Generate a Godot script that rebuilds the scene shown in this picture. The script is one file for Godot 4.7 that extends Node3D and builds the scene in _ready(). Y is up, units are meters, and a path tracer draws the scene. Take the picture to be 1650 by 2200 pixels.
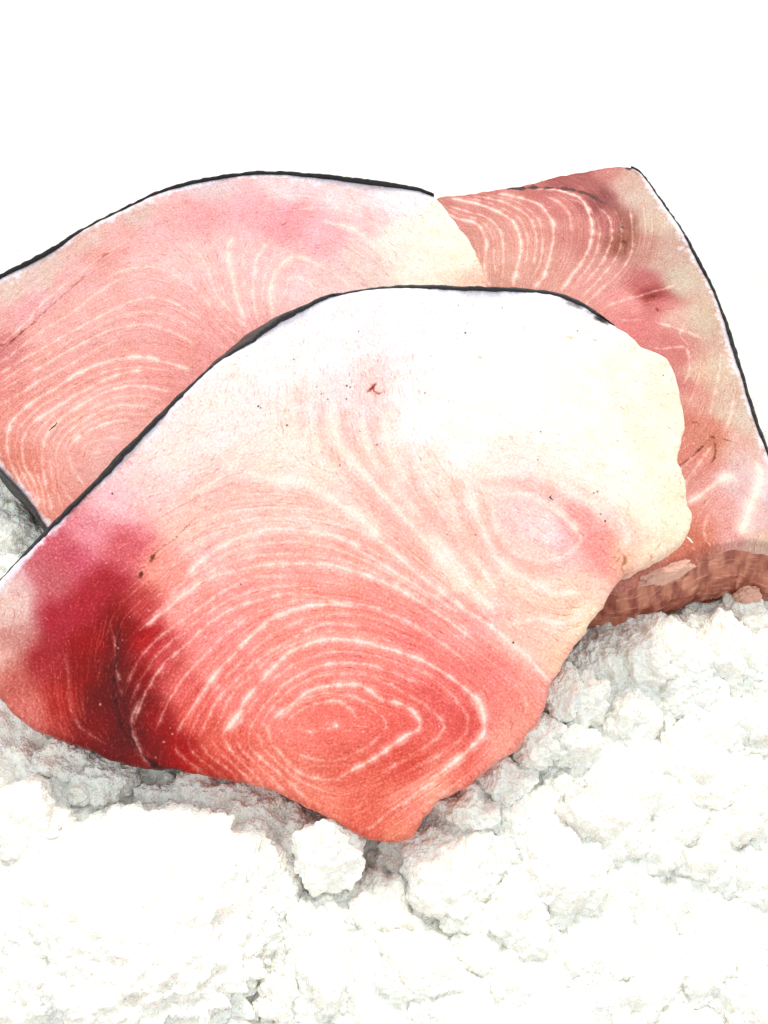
extends Node3D
# Three fish steaks on crushed ice. Lengths inside a steak are millimetres in its own plane; the world is metres.

const TEX := 1024
const AROUND := 520          # points round a steak's outline


# ---- one steak: its outline, its colours and marks, its meshes ----
class Steak:
	var left := 0.0
	var low := 0.0
	var span := 300.0
	var deep := 26.0
	var corners: Array = []       # [point, skinned?, flare]
	var tones: Array = []
	var septa: Array = []
	var stains: Array = []
	var flecks: Array = []
	var dark_patch := PackedVector2Array()   # outline of the dark muscle
	var side_material: StandardMaterial3D = null
	var seed_number := 1
	var streak_amount := 1.0
	var skin_width := 1.0
	var ripples := 0.25
	# made by prepare()
	var rim := PackedVector2Array()
	var out := PackedVector2Array()
	var flare := PackedFloat32Array()
	var skinned := PackedFloat32Array()
	var px := PackedFloat32Array()           # the face picture, three numbers a pixel
	var relief := PackedFloat32Array()

	func _init(a: float, b: float, c: float, d: float) -> void:
		left = a; low = b; span = c; deep = d

	func edge(x: float, y: float, skin: int, fl: float) -> void: corners.append([Vector2(x, y), float(skin), fl])
	func tone(x: float, y: float, r: int, g: int, b: int) -> void: tones.append([Vector2(x, y), Vector3(r, g, b) / 255.0])
	func septum(w: float, strength: float, p: Array) -> void: septa.append([w, strength, p])
	func stain(w: float, strength: float, r: int, g: int, b: int, p: Array) -> void: stains.append([w, strength, Vector3(r, g, b) / 255.0, p])
	func fleck(x: float, y: float, w: float) -> void: flecks.append([Vector2(x, y), w])

	static func catmull(p: PackedVector2Array, step: float, closed: bool) -> PackedVector2Array:
		var r := PackedVector2Array()
		var n := p.size()
		for i in (n if closed else n - 1):
			var a := p[(i - 1 + n) % n] if closed else p[maxi(i - 1, 0)]
			var b := p[i]
			var c := p[(i + 1) % n]
			var d := p[(i + 2) % n] if closed else p[mini(i + 2, n - 1)]
			var k := maxi(1, int(b.distance_to(c) / step))
			for j in k: r.append(b.cubic_interpolate(c, a, d, float(j) / k))
		if not closed: r.append(p[n - 1])
		return r

	static func points(a: Array) -> PackedVector2Array:
		var r := PackedVector2Array()
		for i in range(0, a.size(), 2): r.append(Vector2(a[i], a[i + 1]))
		return r

	func prepare() -> void:
		# outline at even steps, with the torn edge of the flesh and the smooth edge of the skin
		var n := corners.size()
		var fine := PackedVector2Array()
		var tag := PackedVector2Array()
		for i in n:
			var a: Vector2 = corners[(i - 1 + n) % n][0]
			var b: Vector2 = corners[i][0]
			var c: Vector2 = corners[(i + 1) % n][0]
			var d: Vector2 = corners[(i + 2) % n][0]
			var k := maxi(2, int(b.distance_to(c) / 0.4))
			for j in k:
				var f := float(j) / k
				var m: Vector2 = b.cubic_interpolate(c, a, d, f)
				fine.append(m.lerp(b.lerp(c, f), 0.35))
				tag.append(Vector2(corners[i][1], lerpf(corners[i][2], corners[(i + 1) % n][2], f)))
		var total := 0.0
		for i in fine.size(): total += fine[i].distance_to(fine[(i + 1) % fine.size()])
		var step := total / AROUND
		var walked := 0.0
		var ragged := FastNoiseLite.new()
		ragged.seed = seed_number
		ragged.frequency = 0.09
		ragged.fractal_octaves = 4
		var at := 0
		for i in AROUND:
			while walked < i * step and at < fine.size() - 1:
				walked += fine[at].distance_to(fine[at + 1])
				at += 1
			rim.append(fine[at])
			skinned.append(tag[at].x)
			flare.append(tag[at].y)
		for i in AROUND:
			var t := (rim[(i + 1) % AROUND] - rim[(i + AROUND - 1) % AROUND]).normalized()
			var nrm := Vector2(t.y, -t.x)
			if nrm.dot(rim[i]) < 0.0: nrm = -nrm
			out.append(nrm)
		for i in AROUND:
			var rough := 0.3 if skinned[i] > 0.5 else 0.9
			rim[i] += out[i] * ragged.get_noise_2d(rim[i].x * 1.3, rim[i].y * 1.3) * rough

	# ---- the picture of the cut face ----
	func paint() -> ImageTexture:
		var scale := TEX / span
		var small := 128
		var warp := noise(seed_number + 30, 0.05, 3)
		var im := Image.create(small, small, false, Image.FORMAT_RGBF)
		for y in small:
			for x in small:
				var p := Vector2(left + (x + 0.5) * span / small, low + span - (y + 0.5) * span / small)
				p += Vector2(warp.get_noise_2d(p.x, p.y), warp.get_noise_2d(p.y + 500.0, p.x)) * 2.5
				var sum := Vector3.ZERO
				var total := 0.0
				for t in tones:
					var w: float = 1.0 / (p.distance_squared_to(t[0]) + 24.0)
					w = w * w * sqrt(w)
					sum += t[1] * w
					total += w
				sum /= total
				im.set_pixel(x, y, Color(sum.x, sum.y, sum.z))
		im.resize(70, 70, Image.INTERPOLATE_BILINEAR)
		im.resize(TEX, TEX, Image.INTERPOLATE_CUBIC)
		px = im.get_data().to_float32_array()
		relief.resize(TEX * TEX)
		relief.fill(0.5)
		var rng := RandomNumberGenerator.new()
		rng.seed = seed_number
		# which way the fibres run: along the nearest septa (double angles, so that opposite directions agree)
		var cells := 64
		var turn := PackedVector2Array()
		turn.resize(cells * cells)
		var pull := PackedFloat32Array()
		pull.resize(cells * cells)
		for s in septa:
			var line := catmull(points(s[2]), 3.0, false)
			for i in line.size() - 1:
				var d := (line[i + 1] - line[i])
				var v := Vector2.from_angle(2.0 * d.angle())
				var c := Vector2((line[i].x - left) / span, 1.0 - (line[i].y - low) / span) * cells
				for yy in range(maxi(0, int(c.y) - 7), mini(cells, int(c.y) + 8)):
					for xx in range(maxi(0, int(c.x) - 7), mini(cells, int(c.x) + 8)):
						var near := 1.0 / (1.0 + c.distance_squared_to(Vector2(xx + 0.5, yy + 0.5)))
						turn[yy * cells + xx] += v * near
						pull[yy * cells + xx] += near
		# fibre ends: short dark and pale strokes that follow the flesh
		var count := int(20000 * streak_amount)
		for k in count:
			var c := Vector2(rng.randf(), rng.randf())
			var v := turn[mini(int(c.y * cells), cells - 1) * cells + mini(int(c.x * cells), cells - 1)]
			var away := v.length()
			var a := v.angle() * 0.5 + rng.randfn(0.0, 0.12 if away > 0.5 else 0.8)
			var dir := Vector2(cos(a), -sin(a))
			var q := c * TEX
			var length := rng.randf_range(3.0, 15.0)
			var pale := rng.randf() < 0.45
			var amount := rng.randf_range(0.05, 0.4)
			for j in int(length):
				q += dir
				var x := int(q.x)
				var y := int(q.y)
				if x < 1 or y < 1 or x >= TEX - 1 or y >= TEX - 1: break
				var f := amount * sin(PI * (j + 0.5) / length)
				var o := (y * TEX + x) * 3
				f *= clampf((0.93 - px[o + 1]) * 7.0, 0.05, 1.0)
				if pale:
					px[o] += (0.98 - px[o]) * f
					px[o + 1] += (0.90 - px[o + 1]) * f * 0.55
					px[o + 2] += (0.86 - px[o + 2]) * f * 0.5
					relief[y * TEX + x] += f * 0.5
				else:
					px[o] *= 1.0 - f * 0.28
					px[o + 1] *= 1.0 - f * 0.85
					px[o + 2] *= 1.0 - f * 0.9
					relief[y * TEX + x] -= f * 0.6
		# long fibre bundles that bend with the flesh
		for k in int(5200 * streak_amount):
			var q := Vector2(rng.randf(), rng.randf()) * TEX
			var heading := Vector2.RIGHT
			var length := rng.randf_range(30.0, 190.0)
			var pale := rng.randf() < 0.62
			var amount := rng.randf_range(0.04, 0.2) if pale else rng.randf_range(0.02, 0.11)
			for j in int(length):
				var x := int(q.x)
				var y := int(q.y)
				if x < 1 or y < 1 or x >= TEX - 2 or y >= TEX - 2: break
				var v := turn[mini(y * cells / TEX, cells - 1) * cells + mini(x * cells / TEX, cells - 1)]
				if v.length() < 0.25 + 0.45 * pull[mini(y * cells / TEX, cells - 1) * cells + mini(x * cells / TEX, cells - 1)]: break
				var a := v.angle() * 0.5
				var dir := Vector2(cos(a), -sin(a))
				if j > 0 and dir.dot(heading) < 0.0: dir = -dir
				heading = (heading * 0.7 + dir * 0.3).normalized() if j > 0 else dir
				q += heading
				for across in 2:
					var o := (y * TEX + x + across) * 3
					var f := amount * sin(PI * (j + 0.5) / length) * clampf((0.93 - px[o + 1]) * 7.0, 0.05, 1.0)
					if pale:
						px[o] += (0.97 - px[o]) * f
						px[o + 1] += (0.86 - px[o + 1]) * f * 0.6
						px[o + 2] += (0.82 - px[o + 2]) * f * 0.55
					else:
						px[o] *= 1.0 - f * 0.2
						px[o + 1] *= 1.0 - f * 0.7
						px[o + 2] *= 1.0 - f * 0.75
		for s in septa: 
			draw(points(s[2]), s[0] * scale * 1.15, s[1] * 0.11, Vector3(0.95, 0.80, 0.76), 0.0, true)
			draw(points(s[2]), s[0] * scale * 0.36, s[1] * 0.62, Vector3(0.955, 0.815, 0.775), 0.2, true)
		# the silvery layer under the skin
		for i in AROUND:
			if skinned[i] < 0.5: continue
			var width := 3.2 + 1.6 * sin(i * 0.11) + 0.9 * sin(i * 0.37)
			for j in 9:
				var w := rng.randf_range(0.35, 1.0) * width
				dab(rim[i] - out[i] * (w * rng.randf() * rng.randf() * 1.5 + 0.5), rng.randf_range(0.5, 1.3) * scale, rng.randf_range(0.15, 0.5), Vector3(0.87, 0.85, 0.90), 0.0)
		for s in stains: draw(points(s[3]), s[0] * scale * 0.6, s[1], s[2], -0.15, true)
		# dark flecks, painted wet glints, then the cell-sized speckle of the cut muscle
		for f in flecks: dab(f[0], maxf(f[1] * scale * 0.5, 0.8), 0.85, Vector3(0.05, 0.03, 0.03), 0.3)
		for k in 260:  # pale dots painted in for glints on the wet flesh
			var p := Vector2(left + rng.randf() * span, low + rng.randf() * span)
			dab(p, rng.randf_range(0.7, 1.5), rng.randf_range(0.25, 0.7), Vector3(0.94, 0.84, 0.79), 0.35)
		var grain := noise(seed_number + 5, 0.22, 3).get_image(TEX, TEX, false, false, false).get_data()
		var mottle := noise(seed_number + 9, 0.018, 4).get_image(TEX, TEX, false, false, false).get_data()
		var fat := noise(seed_number + 13, 0.06, 3).get_image(TEX, TEX, false, false, false).get_data()
		var bytes := PackedByteArray()
		bytes.resize(TEX * TEX * 3)
		var height := PackedByteArray()
		height.resize(TEX * TEX)
		for i in TEX * TEX:
			var g := (grain[i] - 128) / 128.0
			var m := (mottle[i] - 128) / 128.0
			var w := (fat[i] - 128) / 128.0
			var o := i * 3
			var soft := clampf(1.3 - px[o + 1], 0.25, 1.0)       # pale fat is more even than muscle
			var k := 1.0 + (0.22 * g + 0.07 * m + 0.08 * w) * soft
			var speck := maxf(0.0, g - 0.15) * 0.16 * soft
			bytes[o] = clampi(int(px[o] * (1.0 + (k - 1.0) * 0.45) * 255.0 + speck * 255.0), 0, 247)
			bytes[o + 1] = clampi(int((px[o + 1] * k + speck) * 255.0), 0, 247)
			bytes[o + 2] = clampi(int(px[o + 2] * (k + 0.03 * m) * 255.0 + speck * 255.0), 0, 247)
			height[i] = clampi(int((relief[i] + 0.16 * g + 0.10 * w) * 255.0), 0, 255)
		relief_map = ImageTexture.create_from_image(Image.create_from_data(TEX, TEX, false, Image.FORMAT_L8, height))
		px.clear()
		relief.clear()
		return ImageTexture.create_from_image(Image.create_from_data(TEX, TEX, false, Image.FORMAT_RGB8, bytes))

	var relief_map: ImageTexture

	static func noise(number: int, frequency: float, octaves: int) -> FastNoiseLite:
		var n := FastNoiseLite.new()
		n.seed = number
		n.noise_type = FastNoiseLite.TYPE_SIMPLEX_SMOOTH
		n.frequency = frequency
		n.fractal_octaves = octaves
		return n

	# a soft wavering line through the points; w is its half width in pixels
	func draw(p: PackedVector2Array, w: float, strength: float, color: Vector3, lift: float, broken: bool) -> void:
		var step := span / TEX * 0.8
		var line := catmull(p, step, false)
		var wander := noise(seed_number + int(p[0].x * 7.0), 0.09, 3)
		var n := line.size()
		var jitter := RandomNumberGenerator.new()
		jitter.seed = seed_number + n
		for i in n:
			var ends := minf(1.0, minf(i + 4.0, n - i + 3.0) / minf(26.0, n * 0.5 + 4.0))
			var b := wander.get_noise_2d(line[i].x * 2.2, line[i].y * 2.2)
			var c := wander.get_noise_2d(line[i].y * 1.4 + 40.0, line[i].x * 1.4)
			var wide := maxf(0.75, w * (0.75 + 0.7 * b + 0.35 * c) * (0.5 + 0.5 * ends))
			var much := strength * ends * clampf(0.9 + 0.3 * c + 0.35 * b, 0.4, 1.0) if broken else strength
			dab(line[i] + Vector2(b, c) * 0.55 + Vector2(jitter.randfn(0.0, 0.16), jitter.randfn(0.0, 0.16)), wide * jitter.randf_range(0.7, 1.25), much * 0.6, color, lift)

	func dab(p: Vector2, r: float, a: float, color: Vector3, lift: float) -> void:
		var cx := (p.x - left) / span * TEX
		var cy := (1.0 - (p.y - low) / span) * TEX
		var reach := r * 1.5
		var over := 1.0 / (r * r)
		for y in range(maxi(0, int(cy - reach)), mini(TEX - 1, int(cy + reach) + 1)):
			for x in range(maxi(0, int(cx - reach)), mini(TEX - 1, int(cx + reach) + 1)):
				var d := ((x + 0.5 - cx) * (x + 0.5 - cx) + (y + 0.5 - cy) * (y + 0.5 - cy)) * over
				if d > 2.2: continue
				var f := a * maxf(0.0, 1.0 - d / 2.2)
				var i := y * TEX + x
				var o := i * 3
				if lift > 0.1 and lift < 0.25: f *= clampf(0.42 + px[o + 1] * 1.1, 0.3, 1.0)     # thin sheets of tissue let the red muscle show
				px[o] += (color.x - px[o]) * f
				px[o + 1] += (color.y - px[o + 1]) * f
				px[o + 2] += (color.z - px[o + 2]) * f
				relief[i] += lift * f * 0.5

	# ---- meshes ----
	func wall_offset(i: int, d: float, tear: FastNoiseLite) -> float:
		var o := flare[i] * sin(1.75 * d / deep)
		var rough := 0.25 if skinned[i] > 0.5 else (3.0 if side_material else 1.2)
		return o + (tear.get_noise_3d(rim[i].x, rim[i].y, d * 1.6) if not side_material else tear.get_noise_3d(rim[i].x * 0.45, rim[i].y * 0.45, d * 2.4)) * rough * smoothstep(0.0, 4.0, d)

	func build(root: Node3D, face: StandardMaterial3D, skin: StandardMaterial3D) -> void:
		var swell := noise(seed_number + 3, 0.011, 2)
		var ripple := noise(seed_number + 4, 0.11, 3)
		var tear := noise(seed_number + 6, 0.10, 4)
		var pos := PackedVector3Array()
		var uv := PackedVector2Array()
		var rows := 0
		var round_r := 2.2
		var face_rows := 92
		var edge_row := 0
		for r in range(1, face_rows + 1):
			var t := pow(float(r) / face_rows, 0.8)
			for i in AROUND:
				var q := (rim[i] - out[i] * round_r) * t
				pos.append(Vector3(q.x, q.y, deep + swell.get_noise_2d(q.x, q.y) * 2.6 + ripple.get_noise_2d(q.x, q.y) * ripples))
				uv.append(q)
			rows += 1
		for k in range(1, 5):
			var a := k * PI / 8.0
			for i in AROUND:
				var base := pos[(face_rows - 1) * AROUND + i].z
				var q := rim[i] - out[i] * round_r * (1.0 - sin(a))
				pos.append(Vector3(q.x, q.y, base - round_r * (1.0 - cos(a))))
				uv.append(q - out[i] * 0.8)
			rows += 1
		edge_row = rows - 1
		var wall_rows := 16
		for k in range(1, wall_rows + 1):
			var d := round_r + (deep - round_r) * k / wall_rows
			for i in AROUND:
				var q := rim[i] + out[i] * wall_offset(i, d, tear)
				pos.append(Vector3(q.x, q.y, deep - d + (pos[(face_rows - 1) * AROUND + i].z - deep) * (1.0 - d / deep)))
				uv.append(rim[i] - out[i] * (0.8 + (d - round_r) * 0.75))
			rows += 1
		for k in range(1, 4):
			for i in AROUND:
				var last := pos[(face_rows + 4 + wall_rows - 1) * AROUND + i]
				var q := Vector2(last.x, last.y) * (1.0 - k / 3.2)
				pos.append(Vector3(q.x, q.y, 0.0))
				uv.append(q)
			rows += 1
		var normals := grid_normals(pos, rows, AROUND)
		# the middle of the face and of the underside
		pos.append(Vector3(0, 0, deep + swell.get_noise_2d(0, 0) * 2.6 + ripple.get_noise_2d(0, 0) * ripples)); normals.append(Vector3(0, 0, 1)); uv.append(Vector2.ZERO)
		pos.append(Vector3.ZERO); normals.append(Vector3(0, 0, -1)); uv.append(Vector2.ZERO)
		for i in uv.size(): uv[i] = Vector2((uv[i].x - left) / span, 1.0 - (uv[i].y - low) / span)
		for i in pos.size(): pos[i] *= 0.001
		var flesh := PackedInt32Array()
		var dark := PackedInt32Array()
		var silver := PackedInt32Array()
		var side := PackedInt32Array()
		for i in AROUND:
			var j := (i + 1) % AROUND
			flesh.append_array([pos.size() - 2, j, i])
			flesh.append_array([pos.size() - 1, (rows - 1) * AROUND + i, (rows - 1) * AROUND + j])
		for r in rows - 1:
			for i in AROUND:
				var j := (i + 1) % AROUND
				var a := r * AROUND + i
				var b := r * AROUND + j
				var c := a + AROUND
				var d := b + AROUND
				var where := Vector2(pos[a].x, pos[a].y) * 1000.0
				var quad := [a, b, c, b, d, c]
				if side_material and r > edge_row and skinned[i] < 0.5: side.append_array(quad)
				elif r <= edge_row and skinned[i] > 0.5 and where.distance_to(rim[i]) < 5.2: silver.append_array(quad)
				elif r <= edge_row and dark_patch.size() > 2 and Geometry2D.is_point_in_polygon(where, dark_patch): dark.append_array(quad)
				else: flesh.append_array(quad)
		part(root, "flesh", pos, normals, uv, flesh, face)
		part(root, "dark_muscle", pos, normals, uv, dark, face)
		part(root, "silver_layer", pos, normals, uv, silver, face)
		if side_material:
			for r in rows:
				for i in AROUND: uv[r * AROUND + i] = Vector2(float(i) / AROUND * 8.0, float(r - edge_row) / wall_rows)
			part(root, "cut_side", pos, normals, uv, side, side_material)
		make_skin(root, skin, tear)

	func make_skin(root: Node3D, skin: StandardMaterial3D, tear: FastNoiseLite) -> void:
		var first := 0
		while not (skinned[first] > 0.5 and skinned[(first + AROUND - 1) % AROUND] < 0.5): first += 1
		var n := 0
		while skinned[(first + n) % AROUND] > 0.5: n += 1
		var ragged := noise(seed_number + 21, 0.3, 3)
		var deep_rows := 14
		var loop := deep_rows + 6
		var pos := PackedVector3Array()
		var uv := PackedVector2Array()
		for k in n:
			var i := (first + k) % AROUND
			var p := rim[i]
			var e := out[i]
			var thin := smoothstep(0.0, 9.0, minf(k, n - 1 - k)) * 0.9 + 0.1
			var inner := (1.0 + 0.7 * ragged.get_noise_2d(k * 1.0, 3.0) + 0.7 * ragged.get_noise_2d(k * 0.12, 9.0)) * thin * skin_width
			var top := deep + 0.5 + ragged.get_noise_2d(k * 0.9, 30.0) * 0.8 * thin
			var prof: Array = [[-inner, top - 2.0], [-inner * 0.9, top + 0.0], [-inner * 0.3, top + 0.45], [0.35 * thin, top + 0.1]]
			for r in range(1, deep_rows + 1):
				var d := deep * r / deep_rows
				prof.append([wall_offset(i, d, tear) + (0.55 + 0.5 * ragged.get_noise_2d(k * 0.5, d * 0.6)) * thin, deep - d])
			prof.append([wall_offset(i, deep, tear) - 1.0, 0.3])
			prof.append([-inner, deep * 0.6])
			for c in prof:
				var q: Vector2 = p + e * c[0]
				pos.append(Vector3(q.x, q.y, c[1]))
				uv.append(Vector2(k * 0.02, c[1] * 0.02))
		# the loop runs round the strip's section, the rows along the edge
		var normals := PackedVector3Array()
		normals.resize(pos.size())
		var idx := PackedInt32Array()
		for k in n - 1:
			for r in loop:
				var a := k * loop + r
				var b := k * loop + (r + 1) % loop
				idx.append_array([a, a + loop, b, b, a + loop, b + loop])
		var turned := (pos[loop] - pos[0]).cross(pos[3] - pos[0]).dot(Vector3(0, 0, 1))
		var flip := turned > 0.0
		if flip:
			for t in range(0, idx.size(), 3):
				var s := idx[t + 1]
				idx[t + 1] = idx[t + 2]
				idx[t + 2] = s
		for t in range(0, idx.size(), 3):
			var f := (pos[idx[t + 2]] - pos[idx[t]]).cross(pos[idx[t + 1]] - pos[idx[t]])
			for v in 3: normals[idx[t + v]] += f
		for i in pos.size():
			normals[i] = normals[i].normalized()
			pos[i] *= 0.001
		part(root, "skin", pos, normals, uv, idx, skin)

	static func grid_normals(pos: PackedVector3Array, rows: int, cols: int) -> PackedVector3Array:
		var normals := PackedVector3Array()
		normals.resize(rows * cols)
		for r in rows:
			var up := maxi(r - 1, 0) * cols
			var down := mini(r + 1, rows - 1) * cols
			for i in cols:
				var across := pos[r * cols + (i + 1) % cols] - pos[r * cols + (i + cols - 1) % cols]
				var outward := pos[down + i] - pos[up + i]
				normals[r * cols + i] = outward.cross(across).normalized()
		# the outline may run either way round: the face looks up
		if normals[5 * cols].z < 0.0:
			for i in normals.size(): normals[i] = -normals[i]
		return normals

	static func part(root: Node3D, called: String, pos: PackedVector3Array, normals: PackedVector3Array, uv: PackedVector2Array, idx: PackedInt32Array, m: Material) -> void:
		if idx.size() < 3: return
		# keep only the points this part uses, and turn its triangles to face along their normals (clockwise)
		var place := PackedInt32Array()
		place.resize(pos.size())
		place.fill(-1)
		var v := PackedVector3Array()
		var n := PackedVector3Array()
		var t := PackedVector2Array()
		var f := PackedInt32Array()
		for q in idx:
			if place[q] < 0:
				place[q] = v.size()
				v.append(pos[q]); n.append(normals[q]); t.append(uv[q])
			f.append(place[q])
		for k in range(0, f.size(), 3):
			if (v[f[k + 1]] - v[f[k]]).cross(v[f[k + 2]] - v[f[k]]).dot(n[f[k]] + n[f[k + 1]] + n[f[k + 2]]) > 0.0:
				var s := f[k + 1]
				f[k + 1] = f[k + 2]
				f[k + 2] = s
		var arrays := []
		arrays.resize(Mesh.ARRAY_MAX)
		arrays[Mesh.ARRAY_VERTEX] = v
		arrays[Mesh.ARRAY_NORMAL] = n
		arrays[Mesh.ARRAY_TEX_UV] = t
		arrays[Mesh.ARRAY_INDEX] = f
		var mesh := ArrayMesh.new()
		mesh.add_surface_from_arrays(Mesh.PRIMITIVE_TRIANGLES, arrays)
		var o := MeshInstance3D.new()
		o.name = called
		o.mesh = mesh
		o.material_override = m
		root.add_child(o, true)


# ---- names and metas ----
var taken := {}

func numbered(called: String) -> String:
	taken[called] = taken.get(called, -1) + 1
	return called if taken[called] == 0 else "%s_%03d" % [called, taken[called]]

func tag(o: Node, label: String, category: String, group := "") -> void:
	o.set_meta("label", label)
	o.set_meta("category", category)
	if group: o.set_meta("group", group)

func mesh_of(v: PackedVector3Array, n: PackedVector3Array, f: PackedInt32Array) -> ArrayMesh:
	var arrays := []
	arrays.resize(Mesh.ARRAY_MAX)
	arrays[Mesh.ARRAY_VERTEX] = v
	arrays[Mesh.ARRAY_NORMAL] = n
	arrays[Mesh.ARRAY_INDEX] = f
	var mesh := ArrayMesh.new()
	mesh.add_surface_from_arrays(Mesh.PRIMITIVE_TRIANGLES, arrays)
	return mesh

func flesh_material(s: Steak) -> StandardMaterial3D:
	var m := StandardMaterial3D.new()
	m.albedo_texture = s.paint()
	m.roughness = 0.42
	m.metallic_specular = 0.24
	m.heightmap_enabled = true
	m.heightmap_texture = s.relief_map
	m.heightmap_scale = 0.02 if s.ripples > 0.1 else 0.008
	return m

func steak_root(called: String, place: Transform3D, label: String) -> Node3D:
	var o := Node3D.new()
	o.name = numbered(called)
	add_child(o)
	o.transform = place
	tag(o, label, "fish steak")
	return o


# ---- the three steaks' outlines, tones and marks ----
func front_steak() -> Steak:
	var s := Steak.new(-166, -151, 302, 26)
	s.edge(-162.1, -70.4, 1, 0)
	s.edge(-158.6, -57.3, 1, 1)
	s.edge(-150.1, -45.9, 1, 1)
	s.edge(-141.5, -35.4, 1, 1)
	s.edge(-132.8, -24.8, 1, 1)
	s.edge(-123.9, -15.0, 1, 1)
	s.edge(-114.9, -5.2, 1, 2)
	s.edge(-105.9, 5.8, 1, 2)
	s.edge(-96.8, 15.8, 1, 3)
	s.edge(-89.4, 24.0, 1, 4)
	s.edge(-82.0, 32.1, 1, 4)
	s.edge(-74.4, 39.4, 1, 4)
	s.edge(-64.9, 48.7, 1, 7)
	s.edge(-51.4, 58.2, 1, 10)
	s.edge(-39.7, 67.9, 1, 8)
	s.edge(-29.9, 73.0, 1, 5)
	s.edge(-20.0, 77.7, 1, 2)
	s.edge(-6.0, 80.5, 1, 1)
	s.edge(14.0, 82.7, 1, 1)
	s.edge(40.0, 82.0, 1, 1)
	s.edge(62.0, 81.4, 1, 1)
	s.edge(78.0, 79.5, 1, 1)
	s.edge(88.8, 75.2, 1, 1)
	s.edge(97.5, 69.2, 1, 1)
	s.edge(104.2, 63.9, 0, 0)
	s.edge(109.1, 60.9, 0, 0)
	s.edge(113.0, 56.1, 0, 0)
	s.edge(118.6, 53.7, 0, 0)
	s.edge(124.3, 50.4, 0, 0)
	s.edge(127.9, 45.2, 0, 0)
	s.edge(129.8, 33.2, 0, 0)
	s.edge(131.3, 22.9, 0, 0)
	s.edge(129.9, 16.4, 0, 0)
	s.edge(126.9, 5.8, 0, 0)
	s.edge(128.4, 1.8, 0, 0)
	s.edge(130.3, -5.6, 0, 0)
	s.edge(130.7, -14.1, 0, 0)
	s.edge(131.9, -18.6, 0, 0)
	s.edge(128.9, -28.3, 0, 0)
	s.edge(121.3, -33.7, 0, 0)
	s.edge(111.6, -39.1, 0, 0)
	s.edge(102.9, -42.5, 0, 0)
	s.edge(95.9, -51.8, 0, 0)
	s.edge(90.0, -59.5, 0, 0)
	s.edge(82.0, -70.7, 0, 0)
	s.edge(71.7, -86.5, 0, 0)
	s.edge(68.2, -96.0, 0, 0)
	s.edge(64.3, -103.5, 0, 0)
	s.edge(56.8, -112.1, 0, 0)
	s.edge(47.6, -118.5, 0, 0)
	s.edge(36.6, -126.6, 0, 0)
	s.edge(26.6, -131.8, 0, 0)
	s.edge(20.2, -139.1, 0, 0)
	s.edge(15.7, -144.9, 0, 0)
	s.edge(9.5, -147.0, 0, 0)
	s.edge(-0.4, -146.3, 0, 0)
	s.edge(-9.3, -141.5, 0, 0)
	s.edge(-19.2, -136.6, 0, 0)
	s.edge(-28.3, -132.1, 0, 0)
	s.edge(-39.2, -127.3, 0, 0)
	s.edge(-50.1, -124.6, 0, 0)
	s.edge(-64.6, -122.0, 0, 0)
	s.edge(-77.3, -119.9, 0, 0)
	s.edge(-90.0, -119.0, 0, 0)
	s.edge(-101.1, -116.4, 0, 0)
	s.edge(-117.8, -109.8, 0, 0)
	s.edge(-129.0, -106.0, 0, 0)
	s.edge(-138.5, -100.7, 0, 0)
	s.edge(-146.4, -92.4, 0, 0)
	s.edge(-154.2, -86.9, 0, 0)
	s.edge(-160.4, -79.6, 0, 0)
	s.tone(-143.7, -55.4, 208, 173, 167)
	s.tone(-142.6, -70.4, 183, 121, 114)
	s.tone(-141.6, -83.3, 170, 80, 71)
	s.tone(-135, -97.8, 183, 93, 85)
	s.tone(-146.7, -77.7, 207, 155, 146)
	s.tone(-127.4, -47.8, 177, 84, 93)
	s.tone(-120.6, -36.4, 180, 71, 87)
	s.tone(-113.6, -26.7, 207, 123, 133)
	s.tone(-104.9, -13.1, 222, 168, 171)
	s.tone(-95.9, -1.2, 226, 186, 185)
	s.tone(-86.9, 10.8, 232, 205, 199)
	s.tone(-124.7, -61, 151, 31, 43)
	s.tone(-115.7, -55.4, 151, 26, 38)
	s.tone(-106.9, -45.9, 151, 31, 41)
	s.tone(-101.9, -32.5, 192, 85, 94)
	s.tone(-111, -70.4, 137, 13, 13)
	s.tone(-129.1, -77.7, 146, 31, 37)
	s.tone(-122.6, -92.4, 151, 31, 25)
	s.tone(-114, -83.3, 122, 13, 13)
	s.tone(-103.4, -74.1, 112, 13, 13)
	s.tone(-100.4, -61, 127, 13, 13)
	s.tone(-99.9, -63.8, 100, 13, 13)
	s.tone(-101.7, -72.2, 86, 13, 13)
	s.tone(-102.4, -81.4, 78, 13, 13)
	s.tone(-100.7, -90.5, 72, 13, 13)
	s.tone(-98.7, -99.6, 72, 13, 13)
	s.tone(-93.3, -108.5, 76, 13, 13)
	s.tone(-105.1, -92.4, 93, 13, 13)
	s.tone(-95.5, -83.3, 98, 13, 13)
	s.tone(-93, -96, 93, 13, 13)
	s.tone(-84.8, -115.6, 98, 13, 13)
	s.tone(-105.5, -101.4, 109, 13, 13)
	s.tone(-96.2, -105, 86, 13, 13)
	s.tone(-88.5, -113.9, 106, 13, 13)
	s.tone(-91.8, -83.3, 132, 13, 13)
	s.tone(-85.4, -101.4, 127, 13, 13)
	s.tone(-75.9, -110.3, 137, 13, 13)
	s.tone(-72, -117.4, 146, 16, 13)
	s.tone(-64.7, -119.2, 156, 37, 25)
	s.tone(-93.2, -55.4, 170, 54, 55)
	s.tone(-84.5, -42.1, 217, 133, 122)
	s.tone(-92.6, -68.5, 156, 16, 20)
	s.tone(-84.7, -77.7, 178, 59, 60)
	s.tone(-76.8, -88.7, 200, 86, 82)
	s.tone(-69.1, -99.6, 197, 77, 68)
	s.tone(-59.6, -110.3, 204, 87, 73)
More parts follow.
